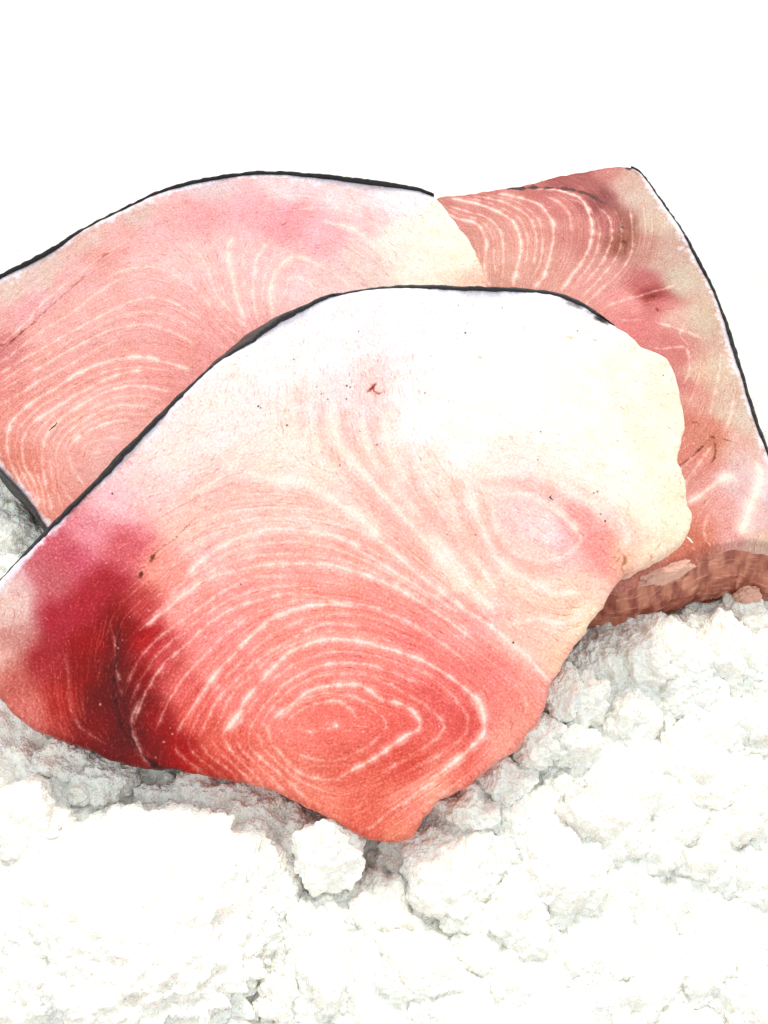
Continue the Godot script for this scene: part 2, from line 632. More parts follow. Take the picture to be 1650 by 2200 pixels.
	s.tone(-78.3, -55.4, 224, 137, 131)
	s.tone(-65.8, -36.4, 229, 157, 151)
	s.tone(-53, -22.9, 231, 171, 161)
	s.tone(-75.8, -22.9, 230, 178, 168)
	s.tone(-38, -13.1, 232, 175, 166)
	s.tone(-18.8, -17, 233, 171, 161)
	s.tone(-37.5, -36.4, 228, 149, 142)
	s.tone(-9.2, -36.4, 229, 149, 139)
	s.tone(9.7, -36.4, 229, 157, 147)
	s.tone(-55.8, -55.4, 225, 133, 127)
	s.tone(-27.7, -55.4, 225, 132, 122)
	s.tone(0.3, -55.4, 225, 127, 118)
	s.tone(28.3, -59.2, 224, 129, 122)
	s.tone(-64.5, -74.1, 220, 121, 116)
	s.tone(-36.6, -77.7, 222, 125, 116)
	s.tone(-8.9, -74.1, 222, 123, 114)
	s.tone(18.9, -74.1, 220, 114, 109)
	s.tone(46.6, -79.6, 219, 116, 111)
	s.tone(-54.7, -92.4, 217, 112, 104)
	s.tone(-32.4, -103.2, 217, 112, 101)
	s.tone(-8.7, -101.4, 212, 100, 90)
	s.tone(9.6, -105, 206, 87, 78)
	s.tone(27.9, -92.4, 208, 90, 85)
	s.tone(36.9, -103.2, 202, 79, 73)
	s.tone(51.8, -92.4, 218, 116, 107)
	s.tone(58.9, -101.4, 222, 137, 122)
	s.tone(51.4, -110.3, 223, 141, 127)
	s.tone(64.8, -88.7, 222, 137, 127)
	s.tone(-35.7, -119.2, 209, 104, 88)
	s.tone(-8.5, -124.5, 202, 87, 73)
	s.tone(15, -119.2, 192, 70, 58)
	s.tone(33.1, -115.6, 207, 96, 84)
	s.tone(0.5, -138.4, 197, 86, 70)
	s.tone(13.1, -134.9, 212, 114, 99)
	s.tone(23.9, -126.2, 219, 141, 122)
	s.tone(-17.5, -131.4, 212, 112, 94)
	s.tone(9.5, -145.3, 207, 114, 92)
	s.tone(-19.8, 64.5, 232, 223, 226)
	s.tone(19.9, 68.8, 232, 225, 231)
	s.tone(59.7, 68.8, 232, 225, 231)
	s.tone(89.2, 60.3, 234, 224, 222)
	s.tone(-39.3, 47.7, 233, 219, 219)
	s.tone(-62.3, 29.1, 232, 211, 207)
	s.tone(-48.5, 22.9, 232, 206, 201)
	s.tone(-29.2, 33.2, 230, 204, 201)
	s.tone(-15.6, 39.4, 230, 202, 201)
	s.tone(0.1, 35.2, 228, 189, 186)
	s.tone(-29.5, 51.9, 232, 218, 219)
	s.tone(-15.7, 49.8, 232, 218, 219)
	s.tone(0.1, 22.9, 229, 191, 189)
	s.tone(11.8, 33.2, 232, 213, 213)
	s.tone(-34.6, 10.8, 232, 202, 192)
	s.tone(-19.1, 6.8, 232, 202, 191)
	s.tone(-3.7, 2.8, 230, 194, 184)
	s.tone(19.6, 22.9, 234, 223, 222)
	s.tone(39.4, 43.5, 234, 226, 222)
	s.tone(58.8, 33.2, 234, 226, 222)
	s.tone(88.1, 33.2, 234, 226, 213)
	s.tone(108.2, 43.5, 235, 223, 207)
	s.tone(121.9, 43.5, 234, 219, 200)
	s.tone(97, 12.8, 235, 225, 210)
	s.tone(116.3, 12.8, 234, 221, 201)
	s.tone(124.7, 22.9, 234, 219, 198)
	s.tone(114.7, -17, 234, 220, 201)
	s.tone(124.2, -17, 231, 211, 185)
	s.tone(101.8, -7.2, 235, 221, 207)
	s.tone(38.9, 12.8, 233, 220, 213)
	s.tone(19.4, 2.8, 231, 200, 191)
	s.tone(9.8, -13.1, 230, 180, 171)
	s.tone(28.7, -26.7, 230, 183, 169)
	s.tone(38.4, -13.1, 230, 196, 185)
	s.tone(37.9, -45.9, 229, 187, 171)
	s.tone(19.2, -26.7, 230, 173, 163)
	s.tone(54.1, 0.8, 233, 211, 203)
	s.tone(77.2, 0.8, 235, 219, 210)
	s.tone(61.4, -13.1, 229, 184, 181)
	s.tone(70.6, -22.9, 230, 195, 196)
	s.tone(83.9, -22.9, 223, 148, 145)
	s.tone(91.2, -30.6, 218, 132, 127)
	s.tone(92.8, -36.4, 220, 137, 131)
	s.tone(83.6, -32.5, 228, 169, 167)
	s.tone(100.5, -34.5, 220, 161, 139)
	s.tone(104.7, -26.7, 229, 186, 172)
	s.tone(113.8, -32.5, 230, 197, 172)
	s.tone(57.1, -32.5, 229, 186, 177)
	s.tone(66.1, -45.9, 229, 184, 169)
	s.tone(84.8, -47.8, 229, 180, 163)
	s.tone(75, -59.2, 230, 178, 160)
	s.tone(61.8, -62.9, 230, 173, 160)
	s.tone(84.3, -61, 230, 197, 172)
	s.tone(74.4, -77.7, 230, 178, 156)
	s.tone(56.1, -68.5, 230, 169, 159)
	s.tone(41.3, -64.8, 226, 143, 137)
	s.septum(1.71, .8, [-76.9, -11.5, -70.7, -7.2, -65.3, -4.2, -58.5, 2, -50.2, 12.8, -42.6, 18.9])
	s.septum(3.04, .95, [-51.7, -0.2, -39.7, -3.4, -27.8, -4.4, -14.9, -12.5, -4.9, -19.5, 4.8, -30.6])
	s.septum(1.71, .7, [4.8, -30.6, 19.1, -43.1, 34.9, -55.4, 48.8, -64.8, 61.5, -75.9, 70.7, -86.2])
	s.septum(1.14, .55, [-70.6, -20.5, -58, -16.6, -44.3, -15, -29.6, -15.6, -16.8, -16.6])
	s.septum(1.52, .75, [-76.5, -44.4, -69, -36.6, -58.7, -29.6, -48.9, -25.6, -34.3, -24.2, -19.7, -26.2, -9.8, -29.6, 4.8, -39.5, 19.1, -48.2, 34, -58.2])
	s.septum(1.52, .75, [-92.9, -65.7, -81.8, -56.2, -69.6, -46.3, -58.3, -41.9, -43.7, -39.1, -29.2, -38.5, -14.6, -39.5, 0.1, -44.4, 9.7, -48.4, 24.6, -57.3, 39.4, -68.5])
	s.septum(0.95, .5, [-97.5, -87.6, -90.6, -74.4, -81.4, -65.7, -67.4, -55.2, -58.1, -48.4, -48.4, -44.4, -33.6, -43.7])
	s.septum(1.14, .55, [-52.5, -73.5, -43.1, -62.9, -33.7, -58, -19.3, -55.2, -4.7, -55.2, 9.7, -60.1, 22.7, -67, 37.4, -77.7])
	s.septum(1.14, .6, [-93.1, -102.5, -89.8, -91.5, -82.8, -79.2, -75.3, -72.6, -65.3, -62.9, -54.8, -56.2, -43.3, -53.1, -29.7, -50.9, -14.7, -53.5])
	s.septum(1.14, .5, [-91.4, -92.4, -94.1, -100.5, -92.4, -108.5, -88.4, -115.6, -82.8, -119.2])
	s.septum(1.33, .7, [-76.4, -107.7, -74.8, -103.2, -71.7, -98.1, -66.8, -90.7, -62.5, -83.8, -56.6, -77.2, -49.2, -69.2, -43.2, -64, -38.1, -60.7, -27.7, -56.3, -17.3, -55.2, -5.8, -56.2])
	s.septum(0.95, .5, [-76.4, -107.7, -76.2, -112.3, -72.8, -115.5, -67.2, -119.5, -62.8, -121.6])
	s.septum(1.14, .6, [-67.1, -108.5, -66.3, -105.5, -63.3, -98.5, -59.8, -92.5, -54.3, -86.5, -47.5, -79.6, -40.6, -74.4, -29.4, -67.6, -18.3, -62.9, -3.4, -63.8])
	s.septum(0.95, .5, [-67.1, -108.5, -65.1, -112.3, -60.4, -116.4, -53.2, -121.3, -50.1, -124.1])
	s.septum(1.71, .8, [-58.4, -107.3, -55.8, -103.5, -51.7, -98.5, -49.5, -93.1, -44.9, -87.5, -37.7, -79.2, -33.5, -75, -26.5, -71.7, -17.1, -69.2, -5.8, -70, 9.6, -73.7, 22.6, -78.7, 34.5, -86.4, 42.1, -93.8, 44.1, -100.5, 43.4, -106.6, 34, -115.6, 24, -123])
	s.septum(1.14, .6, [-58.4, -107.3, -55.5, -111.4, -51.6, -115.5, -46.9, -119.9, -41.7, -125.3, -39.2, -127.4])
	s.septum(1.14, .6, [-47.7, -106.4, -47.4, -104.1, -45.1, -100.5, -42.4, -96.3, -37.8, -90.7, -30.9, -84.7, -24, -81.1, -17, -79.2, -5.7, -78.5, 1.5, -80.1, 9.6, -82.5, 18.8, -86.9])
	s.septum(1.14, .6, [-47.7, -106.4, -47.6, -110, -44.2, -114.6, -37.2, -119.9, -32.6, -123.9, -26.5, -129.7, -23.2, -133.2])
	s.septum(1.52, .75, [-40.8, -103.5, -37.6, -99.9, -31.7, -94.9, -23.9, -89.5, -16, -87.5, -5.7, -87.1, -2.4, -88, 3.2, -92.4, 10, -94, 15.4, -96.7, 18.7, -101, 19.2, -103.9, 14.3, -106.6, 4.3, -113.5, -3.9, -118.3, -13.2, -123])
	s.septum(1.14, .6, [-45.1, -100.8, -40.8, -103.5, -38.9, -109.1, -34.9, -114.1, -28.8, -120.4, -21, -123.4, -11.8, -123.4])
	s.septum(1.14, .5, [-32.5, -100.8, -28.3, -97.2, -21.4, -94.5, -14.4, -93.6, -8.4, -96.3, -5.6, -100.8])
	s.septum(0.95, .7, [-28.8, -104.3, -25.1, -105, -22.3, -105.9, -19.6, -103.9])
	s.septum(1.71, .5, [-19.6, -103.5, -16.9, -101.7, -13.8, -102.8, -17.8, -104.3, -19.6, -103.5])
	s.septum(1.14, .6, [-4.3, -142.2, 1.1, -140.6, 7, -135.8, 14.2, -131.1, 20.7, -126.4, 25, -124.3])
	s.septum(0.76, .4, [-6.5, -134.7, -3.3, -132.1])
	s.septum(0.95, .4, [55.1, -87.3, 59.4, -90.2, 60.9, -95.6, 59.7, -99.9])
	s.septum(1.90, .9, [49.6, -9.9, 61.5, -9.3, 70.6, -13.1, 79.3, -19.7, 84.4, -26, 85, -29.6])
	s.septum(1.52, .8, [85, -29.6, 80.7, -33.9, 69.8, -37.5, 60.8, -35, 56.1, -31.4, 52.1, -27.1, 49.9, -20.5, 49.5, -14.3, 49.6, -9.9])
	s.septum(3.04, .9, [38.3, -0.6, 49.9, 1.4, 61.8, 1.4, 74, -3, 85.8, -10.5, 97.5, -17.4, 103.1, -24, 103.9, -30.2, 101.5, -32.5])
	s.septum(2.47, .85, [38.8, -0.6, 39.9, -8.2, 43.3, -19.2, 47.8, -29.6, 52.4, -38.7, 60.5, -43.5, 69.4, -48.2, 73.5, -50.7, 84.2, -50.1])
	s.septum(1.14, .7, [107.8, -24, 111.7, -29.6, 110.9, -35, 107, -40.4, 102.9, -44])
	s.septum(1.90, .6, [21.1, -5, 23.6, -9.9, 30.1, -20.5, 37.2, -31.4, 44, -40.4, 50.9, -50.7])
	s.septum(2.85, .85, [-16.7, 30.1, -17.2, 23.8, -14, 14, -9.1, 7.8, -3.7, -0.4, 4.2, -9.7, 14, -20.3, 24.9, -32.5, 37.9, -46.9, 48.9, -57.3])
	s.septum(2.28, .7, [-4.4, 26.8, -3.7, 17.3, -1.2, 7.8, 4.2, -1.6, 10.4, -9.7, 19.3, -20.9, 30.5, -34.5])
	s.septum(4.18, .7, [6.2, 26.8, 5.6, 17.3, 7.3, 7.8, 9, -1.6, 11.5, -8, 17.4, -17, 26.8, -29.6, 39.8, -42.1])
	s.septum(1.52, .7, [-35.2, 41.2, -33.3, 33.4, -33.2, 25.6, -30.9, 16.8])
	s.septum(1.33, .6, [-26.6, 39.8, -27.2, 30.1, -27.6, 17.3, -27.9, 1.4])
	s.septum(0.95, .4, [-62.4, 18.5, -62.5, 10.8, -61.9, 4])
	s.septum(1.90, .6, [55.1, -63.8, 65.6, -61, 76.8, -62.9, 86.3, -57.3])
	s.septum(0.76, .5, [-104.8, -62.9, -102.5, -70.4, -101.2, -81.4, -98.4, -92.4])
	s.septum(0.76, .4, [-122.6, -72.2, -120.2, -83.3, -118.8, -94.2, -114.6, -103.2, -103.2, -110.3])
	s.septum(0.95, .5, [-62.4, -108.5, -59.8, -101.9, -55.6, -92.4, -49.3, -85.4, -41.2, -77.7, -33, -72.2, -20.1, -66.6, -5.2, -67, 9.6, -70.4])
	s.septum(0.95, .45, [-52.8, -106.8, -51.6, -102.3, -47.2, -96, -41, -87.8, -32.9, -80.5, -20, -75, -5.2, -74.6, 9.6, -78.1, 24.4, -84.7, 34.3, -94.2, 37.9, -101.4, 35, -108.5, 25.9, -114.8, 15, -120.1])
	s.septum(0.95, .45, [-44, -105.3, -40.7, -98.7, -34.5, -91.5, -25.4, -85.4, -14.4, -83.3, -1.5, -83.6, 9.6, -88.4, 19.7, -94.2, 27.8, -101.4, 26.9, -106.8, 16.8, -113.9, 4.1, -120.9])
	s.septum(0.95, .45, [-36.8, -102.5, -32.9, -97.8, -26.2, -92.4, -15.2, -90.5, -6, -92.4, 2.3, -97.8, 5.9, -103.2, 0.5, -109.4, -8.6, -114.8, -17.7, -116.5, -26.8, -114.8, -33.2, -110.3])
	s.septum(0.95, .45, [-62.5, -22.9, -49.3, -19.9, -34.4, -19.5, -19.8, -20.9, -5.5, -24.8, 7.8, -32.5, 22.9, -44])
	s.septum(0.95, .4, [-84.4, -44, -75.4, -32.5, -64.4, -24.8])
	s.septum(0.85, 0.5, [-73.6, -32.5, -64.6, -26.3, -54.5, -21.6, -43.3, -20.1, -32, -20.6, -21.3, -23.9, -11.2, -28.5, -1.1, -32.9, 8.9, -37.6])
	s.septum(0.85, 0.5, [-82.3, -51.9, -70, -41, -55.7, -32.7, -39.3, -29.7, -22.5, -30.5, -6.7, -35.6, 8, -43.6, 22.3, -52.3, 35.9, -61.8])
	s.septum(0.85, 0.5, [-88, -59.4, -74.9, -48, -60.1, -38.9, -42.9, -35, -25.1, -34.9, -7.8, -38.7, 8.4, -46, 23.6, -55, 37.8, -65.4])
	s.septum(0.85, 0.5, [-95.3, -95.1, -91.1, -84.7, -84.9, -75.3, -76.5, -67.6, -67.7, -60.2, -58.1, -53.8, -47.3, -49.7, -35.8, -47.7, -24.1, -48.6])
	s.septum(0.85, 0.5, [-84.7, -105.1, -80.2, -94, -74, -83.7, -65.7, -74.8, -57.1, -66.1, -46.9, -59, -35.2, -54.9, -22.8, -53.3, -10.3, -54.8])
	s.septum(0.85, 0.5, [-71.7, -108.1, -67.4, -98.2, -61.4, -89.1, -54.2, -80.7, -46.2, -72.9, -37.2, -66.3, -27.1, -61.3, -16, -59.2, -4.6, -60])
	s.septum(0.85, 0.5, [-71.7, -108.1, -71, -110.7, -69.9, -113, -67.8, -114.9, -65.6, -116.6, -63.3, -118.2, -61, -119.8, -58.7, -121.3, -56.4, -122.9])
	s.septum(0.85, 0.5, [-62.7, -107.9, -61.1, -110.6, -59, -113.1, -56.7, -115.3, -54.3, -117.4, -51.8, -119.5, -49.4, -121.6, -47, -123.7, -44.6, -125.8])
	s.septum(0.85, 0.5, [-53, -106.8, -51.7, -110.5, -49.1, -113.7, -46, -116.4, -42.9, -119.1, -39.9, -121.8, -37, -124.7, -34.1, -127.5, -31.2, -130.3])
	s.septum(0.85, 0.5, [-46.4, -103.6, -43.8, -107.4, -41.5, -111.9, -37.9, -115.4, -34.2, -118.9, -30.4, -122.1, -26.2, -124.7, -21.8, -126.6, -17.5, -128.3])
	s.septum(0.85, 0.5, [2.4, 12.4, 5, 2.2, 10.8, -6.6, 16.9, -15.1, 23.5, -23.1, 30, -31.1, 36.7, -38.8, 43.2, -46.6, 49.9, -54])
	s.septum(0.85, 0.5, [-10.5, 28.5, -9.2, 16.7, -4, 6.2, 2.6, -3.4, 9.8, -12.3, 17.2, -21, 24.6, -29.5, 32.1, -37.9, 39.8, -45.9])
	s.septum(0.85, 0.5, [-59.3, -8.4, -51.9, -8.9, -44.4, -8.9, -36.8, -9.2, -29.8, -11.5, -22.8, -14.3, -16, -17.3, -9.8, -21.1, -3.8, -25])
	s.stain(4.94, .055, 220, 147, 139, [44.3, -5.2, 55.9, -4.2, 67.4, -5.6, 78.7, -11.1, 87.9, -18, 94.3, -24.8])
	s.stain(4.94, .055, 220, 147, 139, [45.2, -9.1, 46.9, -19, 51.4, -29.6, 57.9, -37.3, 68.1, -41.2, 79.5, -38.7])
	s.stain(4.94, .055, 220, 147, 139, [54.6, -17, 57.3, -24.8, 62.8, -29.6])
	s.stain(4.94, .055, 220, 147, 139, [-12.5, 27, -9.5, 14.8, 0.2, 0.8, 11.7, -13.1, 24.9, -26.7])
	s.stain(4.94, .055, 220, 147, 139, [0.1, 25, 2.5, 10.8, 9.8, -3.2, 21.2, -17, 32.5, -30.6, 43.6, -44])
	s.stain(4.94, .055, 220, 147, 139, [-21.4, 31.1, -21.2, 16.8, -15.3, 5.8, -3.6, -7.2, 9.8, -22.9, 24.8, -38.3])
	s.stain(4.94, .055, 220, 147, 139, [13.7, 10.8, 17.5, -5.2, 26.9, -19, 38.1, -32.5])
	s.stain(4.94, .055, 220, 147, 139, [93.8, -15, 100.2, -20.9, 101.2, -28.7])
	s.stain(4.94, .055, 220, 147, 139, [35.7, -3.2, 35.6, -13.1, 40.2, -24.8, 45.7, -34.5, 51.1, -44])
	s.stain(4.94, .055, 220, 147, 139, [-31.2, 37.3, -29.1, 27, -29.9, 14.8])
	s.stain(0.95, .5, 48, 13, 13, [-100.8, -61, -101.6, -74.1, -102.1, -86.9, -99.2, -100.5, -94.5, -109.4])
	s.stain(1.33, .8, 78, 24, 13, [-94.2, -44, -92.8, -41.7])
	s.stain(1.14, .7, 83, 43, 13, [-90.7, -38.7, -88.9, -35.6, -87.2, -32.5])
	s.stain(0.76, .45, 98, 43, 13, [-88.6, -34.5, -79.5, -26.7, -72.2, -19])
	s.stain(1.33, .6, 67, 13, 13, [-114.7, -100.5, -110.9, -103.2])
	s.stain(1.14, .7, 45, 13, 13, [-95.4, -102.3, -92.3, -110.3, -84.7, -117.4, -71.9, -119.5])
	s.stain(1.33, .9, 117, 24, 13, [-1.9, 35.6, 0.1, 36.9, 1.3, 38.5])
	s.stain(0.76, .6, 137, 43, 17, [-0.9, 36.9, 3, 34.2, 4.4, 35.2])
	s.stain(0.76, .5, 108, 16, 13, [1.3, 33.2, 0.1, 37.7, 0.5, 39.8])
	s.stain(1.52, .5, 208, 142, 76, [45, 50.8, 46.2, 50.2])
	s.stain(1.52, .5, 211, 156, 96, [-36.5, 27, -36.5, 25.4])
	s.stain(1.52, .4, 215, 170, 125, [82.2, 59.2, 87.2, 58.6])
	s.stain(0.76, .4, 208, 142, 96, [93.1, 57.7, 95.4, 57.1])
	s.stain(3.04, .9, 13, 13, 13, [95.1, 67.9, 97.8, 67.1, 101.7, 64.7])
	s.stain(1.71, .5, 108, 102, 114, [82.8, 75.2, 89.7, 72.2, 95.5, 68.8])
	s.stain(1.14, .4, 57, 52, 61, [-21.9, 75.6, -12, 78.6, 0, 80.1])
	s.stain(0.95, .4, 57, 52, 61, [40, 81.2, 56, 80.3])
	s.stain(1.33, .5, 137, 80, 44, [101.6, -34.1, 102.7, -36.4, 101.1, -41.2])
	s.fleck(-47.7, 28.5, 0.76)
	s.fleck(-46.7, 27.8, 0.57)
	s.fleck(-35.6, 20.5, 0.76)
	s.fleck(-5.9, 62, 0.38)
	s.fleck(39.7, 61.7, 0.76)
	s.fleck(22.2, 34.2, 0.57)
	s.fleck(56.6, -70.5, 0.76)
	s.fleck(-52.7, -46.9, 0.57)
	s.fleck(-10.7, 37.9, 0.76)
	s.fleck(-9.3, 37.3, 0.57)
	s.fleck(-18.6, 31.9, 0.57)
	s.fleck(-10.8, 32.1, 0.57)
	s.fleck(-23.4, 37.3, 0.38)
	s.fleck(-21.4, 34.2, 0.38)
	s.fleck(-5.1, 17.9, 0.38)
	s.fleck(2.1, 11.8, 0.57)
	s.fleck(-107, -9.1, 0.76)
	s.fleck(36.9, 74.1, 0.38)
	s.fleck(55.8, 73, 0.38)
	s.fleck(87.3, 62, 0.38)
	s.fleck(122.8, 42.1, 0.38)
	s.fleck(93.7, -18, 0.57)
	s.fleck(95.4, -20.9, 0.76)
	s.fleck(91.2, -9.1, 0.57)
	s.fleck(92.7, -8.7, 0.57)
	s.fleck(68.6, 4.8, 0.38)
	s.fleck(70, 16.8, 0.57)
	s.fleck(30.6, -26.7, 0.38)
	s.fleck(42.4, -26.7, 0.38)
	s.fleck(-13.3, 3.2, 0.38)
	s.fleck(-33.4, 49.8, 0.38)
	return s

func left_steak() -> Steak:
	var s := Steak.new(-148, -126, 264, 28)
	s.edge(-140.4, 38.1, 1, 1)
	s.edge(-131.4, 45.9, 1, 1)
	s.edge(-122.0, 52.3, 1, 1)
	s.edge(-111.5, 58.4, 1, 1)
	s.edge(-98.7, 66.3, 1, 1)
	s.edge(-88.2, 74.4, 1, 1)
	s.edge(-77.5, 81.4, 1, 1)
	s.edge(-64.4, 88.8, 1, 1)
	s.edge(-49.0, 97.4, 1, 1)
	s.edge(-35.6, 102.2, 1, 1)
	s.edge(-19.7, 105.3, 1, 1)
	s.edge(-3.8, 107.3, 1, 1)
	s.edge(9.9, 107.2, 1, 1)
	s.edge(32.8, 104.7, 1, 1)
	s.edge(53.2, 101.5, 1, 1)
	s.edge(66.8, 98.8, 1, 1)
	s.edge(79.2, 95.6, 1, 1)
	s.edge(86.5, 91.4, 0, 0)
	s.edge(90.7, 84.8, 0, 0)
	s.edge(96.1, 76.1, 0, 0)
	s.edge(101.2, 68.0, 0, 0)
	s.edge(106.1, 55.5, 0, 0)
	s.edge(109.0, 42.4, 0, 0)
	s.edge(111.6, 20.9, 0, 0)
	s.edge(110.4, -14.4, 0, 0)
	s.edge(103.2, -48.0, 0, 0)
	s.edge(82.2, -86.3, 0, 0)
	s.edge(40.5, -112.6, 0, 0)
	s.edge(-6.6, -122.3, 0, 0)
	s.edge(-46.9, -111.9, 1, 2)
	s.edge(-75.2, -87.8, 1, 3)
	s.edge(-87.8, -74.3, 1, 2.5)
	s.edge(-93.9, -65.6, 1, 2.5)
	s.edge(-101.1, -56.7, 1, 3)
	s.edge(-110.5, -47.7, 1, 3)
	s.edge(-117.8, -39.4, 1, 2)
	s.edge(-128.4, -22.1, 1, 2)
	s.edge(-140.1, 1.5, 1, 1)
	s.edge(-144.1, 23.3, 1, 1)
	s.tone(-116.7, 45.1, 202, 174, 164)
	s.tone(-99.8, 54.8, 199, 169, 160)
	s.tone(-79, 72.3, 199, 164, 157)
	s.tone(-57.5, 87.5, 201, 166, 157)
	s.tone(-24.1, 100, 202, 174, 176)
	s.tone(10.1, 100.5, 213, 182, 185)
	s.tone(44.2, 95.6, 216, 189, 191)
	s.tone(66.8, 92.4, 220, 208, 214)
	s.tone(-115, 30.1, 204, 144, 142)
	s.tone(-115.7, 13.1, 186, 112, 110)
	s.tone(-106.7, 34.9, 204, 144, 146)
	s.tone(-88.1, 49.5, 209, 151, 149)
	s.tone(-67.4, 69.5, 211, 151, 149)
	s.tone(-45.6, 79.4, 215, 158, 157)
	s.tone(-71.3, 61.9, 204, 140, 134)
	s.tone(-27.8, 84.2, 214, 147, 149)
	s.tone(-0.7, 86.2, 217, 151, 157)
	s.tone(15.3, 78, 215, 140, 146)
	s.tone(33.3, 72.4, 219, 158, 164)
	s.tone(55.6, 77, 218, 174, 176)
	s.tone(-55, 53.9, 216, 162, 159)
	s.tone(-33, 58.5, 219, 171, 168)
	s.tone(-11, 63.1, 219, 171, 170)
	s.tone(11.5, 57.5, 219, 171, 170)
	s.tone(33.8, 47, 220, 179, 178)
	s.tone(51.3, 56.6, 220, 189, 183)
	s.tone(66.7, 66.5, 226, 209, 199)
	s.tone(88.9, 71.1, 226, 214, 199)
	s.tone(99.6, 55.6, 226, 211, 192)
	s.tone(77.6, 51.1, 226, 213, 199)
	s.tone(103.7, 48, 221, 182, 164)
	s.tone(-96.3, 20, 211, 150, 144)
	s.tone(-75.2, 29.3, 215, 157, 152)
	s.tone(-53.2, 28.9, 214, 151, 147)
	s.tone(-31.7, 35.9, 215, 155, 152)
	s.tone(-14.2, 38, 218, 164, 160)
	s.tone(-93.9, -4, 209, 142, 134)
	s.tone(-72.7, 0.4, 212, 145, 139)
	s.tone(-51.4, 4.7, 211, 142, 136)
	s.tone(-30.1, 9.1, 209, 136, 131)
	s.tone(-20.1, 23.4, 212, 145, 142)
	s.tone(-111.2, -3.7, 199, 124, 117)
	s.tone(-107, -22.4, 206, 132, 123)
	s.tone(-91.5, -27.3, 212, 147, 138)
	s.tone(-70.7, -23, 215, 155, 146)
	s.tone(-49.7, -18.7, 214, 151, 144)
	s.tone(-39.8, -7.3, 209, 136, 131)
	s.tone(-105, -40.7, 199, 116, 103)
	s.tone(-93.2, -52, 204, 124, 111)
	s.tone(-79.6, -41, 212, 147, 138)
	s.tone(-65.1, -39, 217, 158, 152)
	s.tone(-83.8, -63.1, 206, 132, 120)
	s.tone(-108.7, -45.1, 188, 112, 95)
	s.tone(-4.1, -89.6, 211, 144, 138)
	s.tone(56, -47.4, 216, 158, 153)
	s.tone(-129.2, 1.3, 193, 120, 113)
	s.septum(0.95, .6, [-116.7, 5.9, -109.9, 11.3, -97.7, 22.7, -85.7, 30.8, -76.1, 39.3, -63.6, 49])
	s.septum(0.95, .7, [-116, 0.2, -102.2, 9.5, -88.3, 19.1, -77.7, 25.5, -63.5, 33.6, -56.5, 37.6, -45.3, 39.1, -33.8, 34, -22.4, 25.9])
	s.septum(0.95, .7, [-115, -8.8, -101.3, 0.6, -87.5, 10.2, -73.4, 18.8, -62.7, 23.5, -48.1, 24.9, -36.7, 20.6, -25.2, 13.1])
	s.septum(0.95, .7, [-114.2, -15.8, -104.6, -9, -93.7, -1.2, -83.3, 5.1, -72.9, 12.3, -62.2, 17.9])
	s.septum(1.33, .9, [-107.7, -40.8, -109.1, -32.5, -107.5, -23.1, -99.1, -13.8, -87.5, -5.3, -79.2, 0.9, -68.6, 5.8, -56.5, 8.6, -44.5, 7, -28.1, 1])
	s.septum(0.95, .7, [-107.7, -40.8, -103, -50.7, -94.7, -62.1, -90.2, -71])
	s.septum(1.33, .85, [-102.3, -37.8, -101.7, -30.1, -96.7, -22.4, -85.2, -14, -74.8, -7.1, -65.8, -2.4, -57.2, 0.6, -50.1, 1.4])
	s.septum(0.95, .7, [-102.3, -37.8, -100, -45.4, -94, -54.6, -91.6, -65.2])
	s.septum(1.33, .85, [-93.3, -36.5, -91.7, -30.2, -85.9, -21.8, -77.7, -15.7, -67.3, -9.6, -56.6, -6.5, -45.8, -7.6, -37.5, -10.1])
	s.septum(0.95, .7, [-93.3, -36.5, -91, -49.3, -87.9, -59.1, -84.9, -68.1])
	s.septum(0.95, .7, [-86.1, -41.8, -85.3, -34.2, -80.3, -27.4, -70.1, -19.8, -59.5, -16, -48.8, -16.9, -41.4, -18.6])
	s.septum(0.76, .6, [-86.1, -41.8, -82.8, -53.2, -76.2, -63.8])
	s.septum(1.14, .8, [-80.7, -38.1, -78.3, -32.9, -69.5, -26.7, -58.9, -23.9, -48.2, -25.6])
	s.septum(0.95, .7, [-80.7, -38.1, -78.5, -45.7, -72, -55.6])
	s.septum(0.76, .6, [-73.9, -41.3, -73.8, -35.9, -67.7, -33.1, -60.6, -32.3, -54.5, -33.9])
	s.septum(1.71, .7, [-70.1, -39.4, -68, -39.2, -65.9, -39])
	s.septum(0.95, .5, [-72, 48.4, -62.1, 53.5, -48.4, 55.3, -36.8, 50.5, -25.8, 41.2, -15, 25.7, -6.8, 18.1])
	s.septum(0.95, .6, [-117.6, 14.3, -107.5, 26.3, -97.7, 39.9, -83.8, 51.5])
	s.septum(1.14, .6, [-33.2, 69.2, -24.5, 58, -17.9, 41.1, -10.6, 30.5, -2.6, 21.6])
	s.septum(1.71, .7, [-11.3, 70.8, -13.4, 62.9, -10.3, 48.4, -6.3, 33.2, -2.7, 24.3])
	s.septum(1.33, .6, [8.2, 69.1, 1.6, 61.3, -0.1, 48.2, 0.3, 35.5, 3, 24.2])
	s.septum(1.71, .75, [27, 56.9, 17.6, 59.7, 9.9, 50.7, 8.1, 39, 9.6, 27.7])
	s.septum(1.14, .6, [17.6, 59.7, 27, 56.9, 38.3, 50.1, 46.3, 42.2])
	s.septum(1.14, .6, [14.3, 37.4, 16.8, 47.8, 22.6, 47.7, 30.6, 40.1])
	s.septum(1.71, .7, [32.1, 79.1, 47.1, 73.3, 58.7, 61.3, 63.4, 53.4])
	s.septum(1.14, .5, [19.6, 85.7, 37.6, 86.6, 53.4, 79.7, 66.7, 63.9])
	s.septum(0.95, .4, [1.4, 91.4, 19.4, 93.6, 37.5, 90.5])
	s.septum(0.76, .5, [-83.8, 51.5, -71.4, 63.1, -62.9, 69.4])
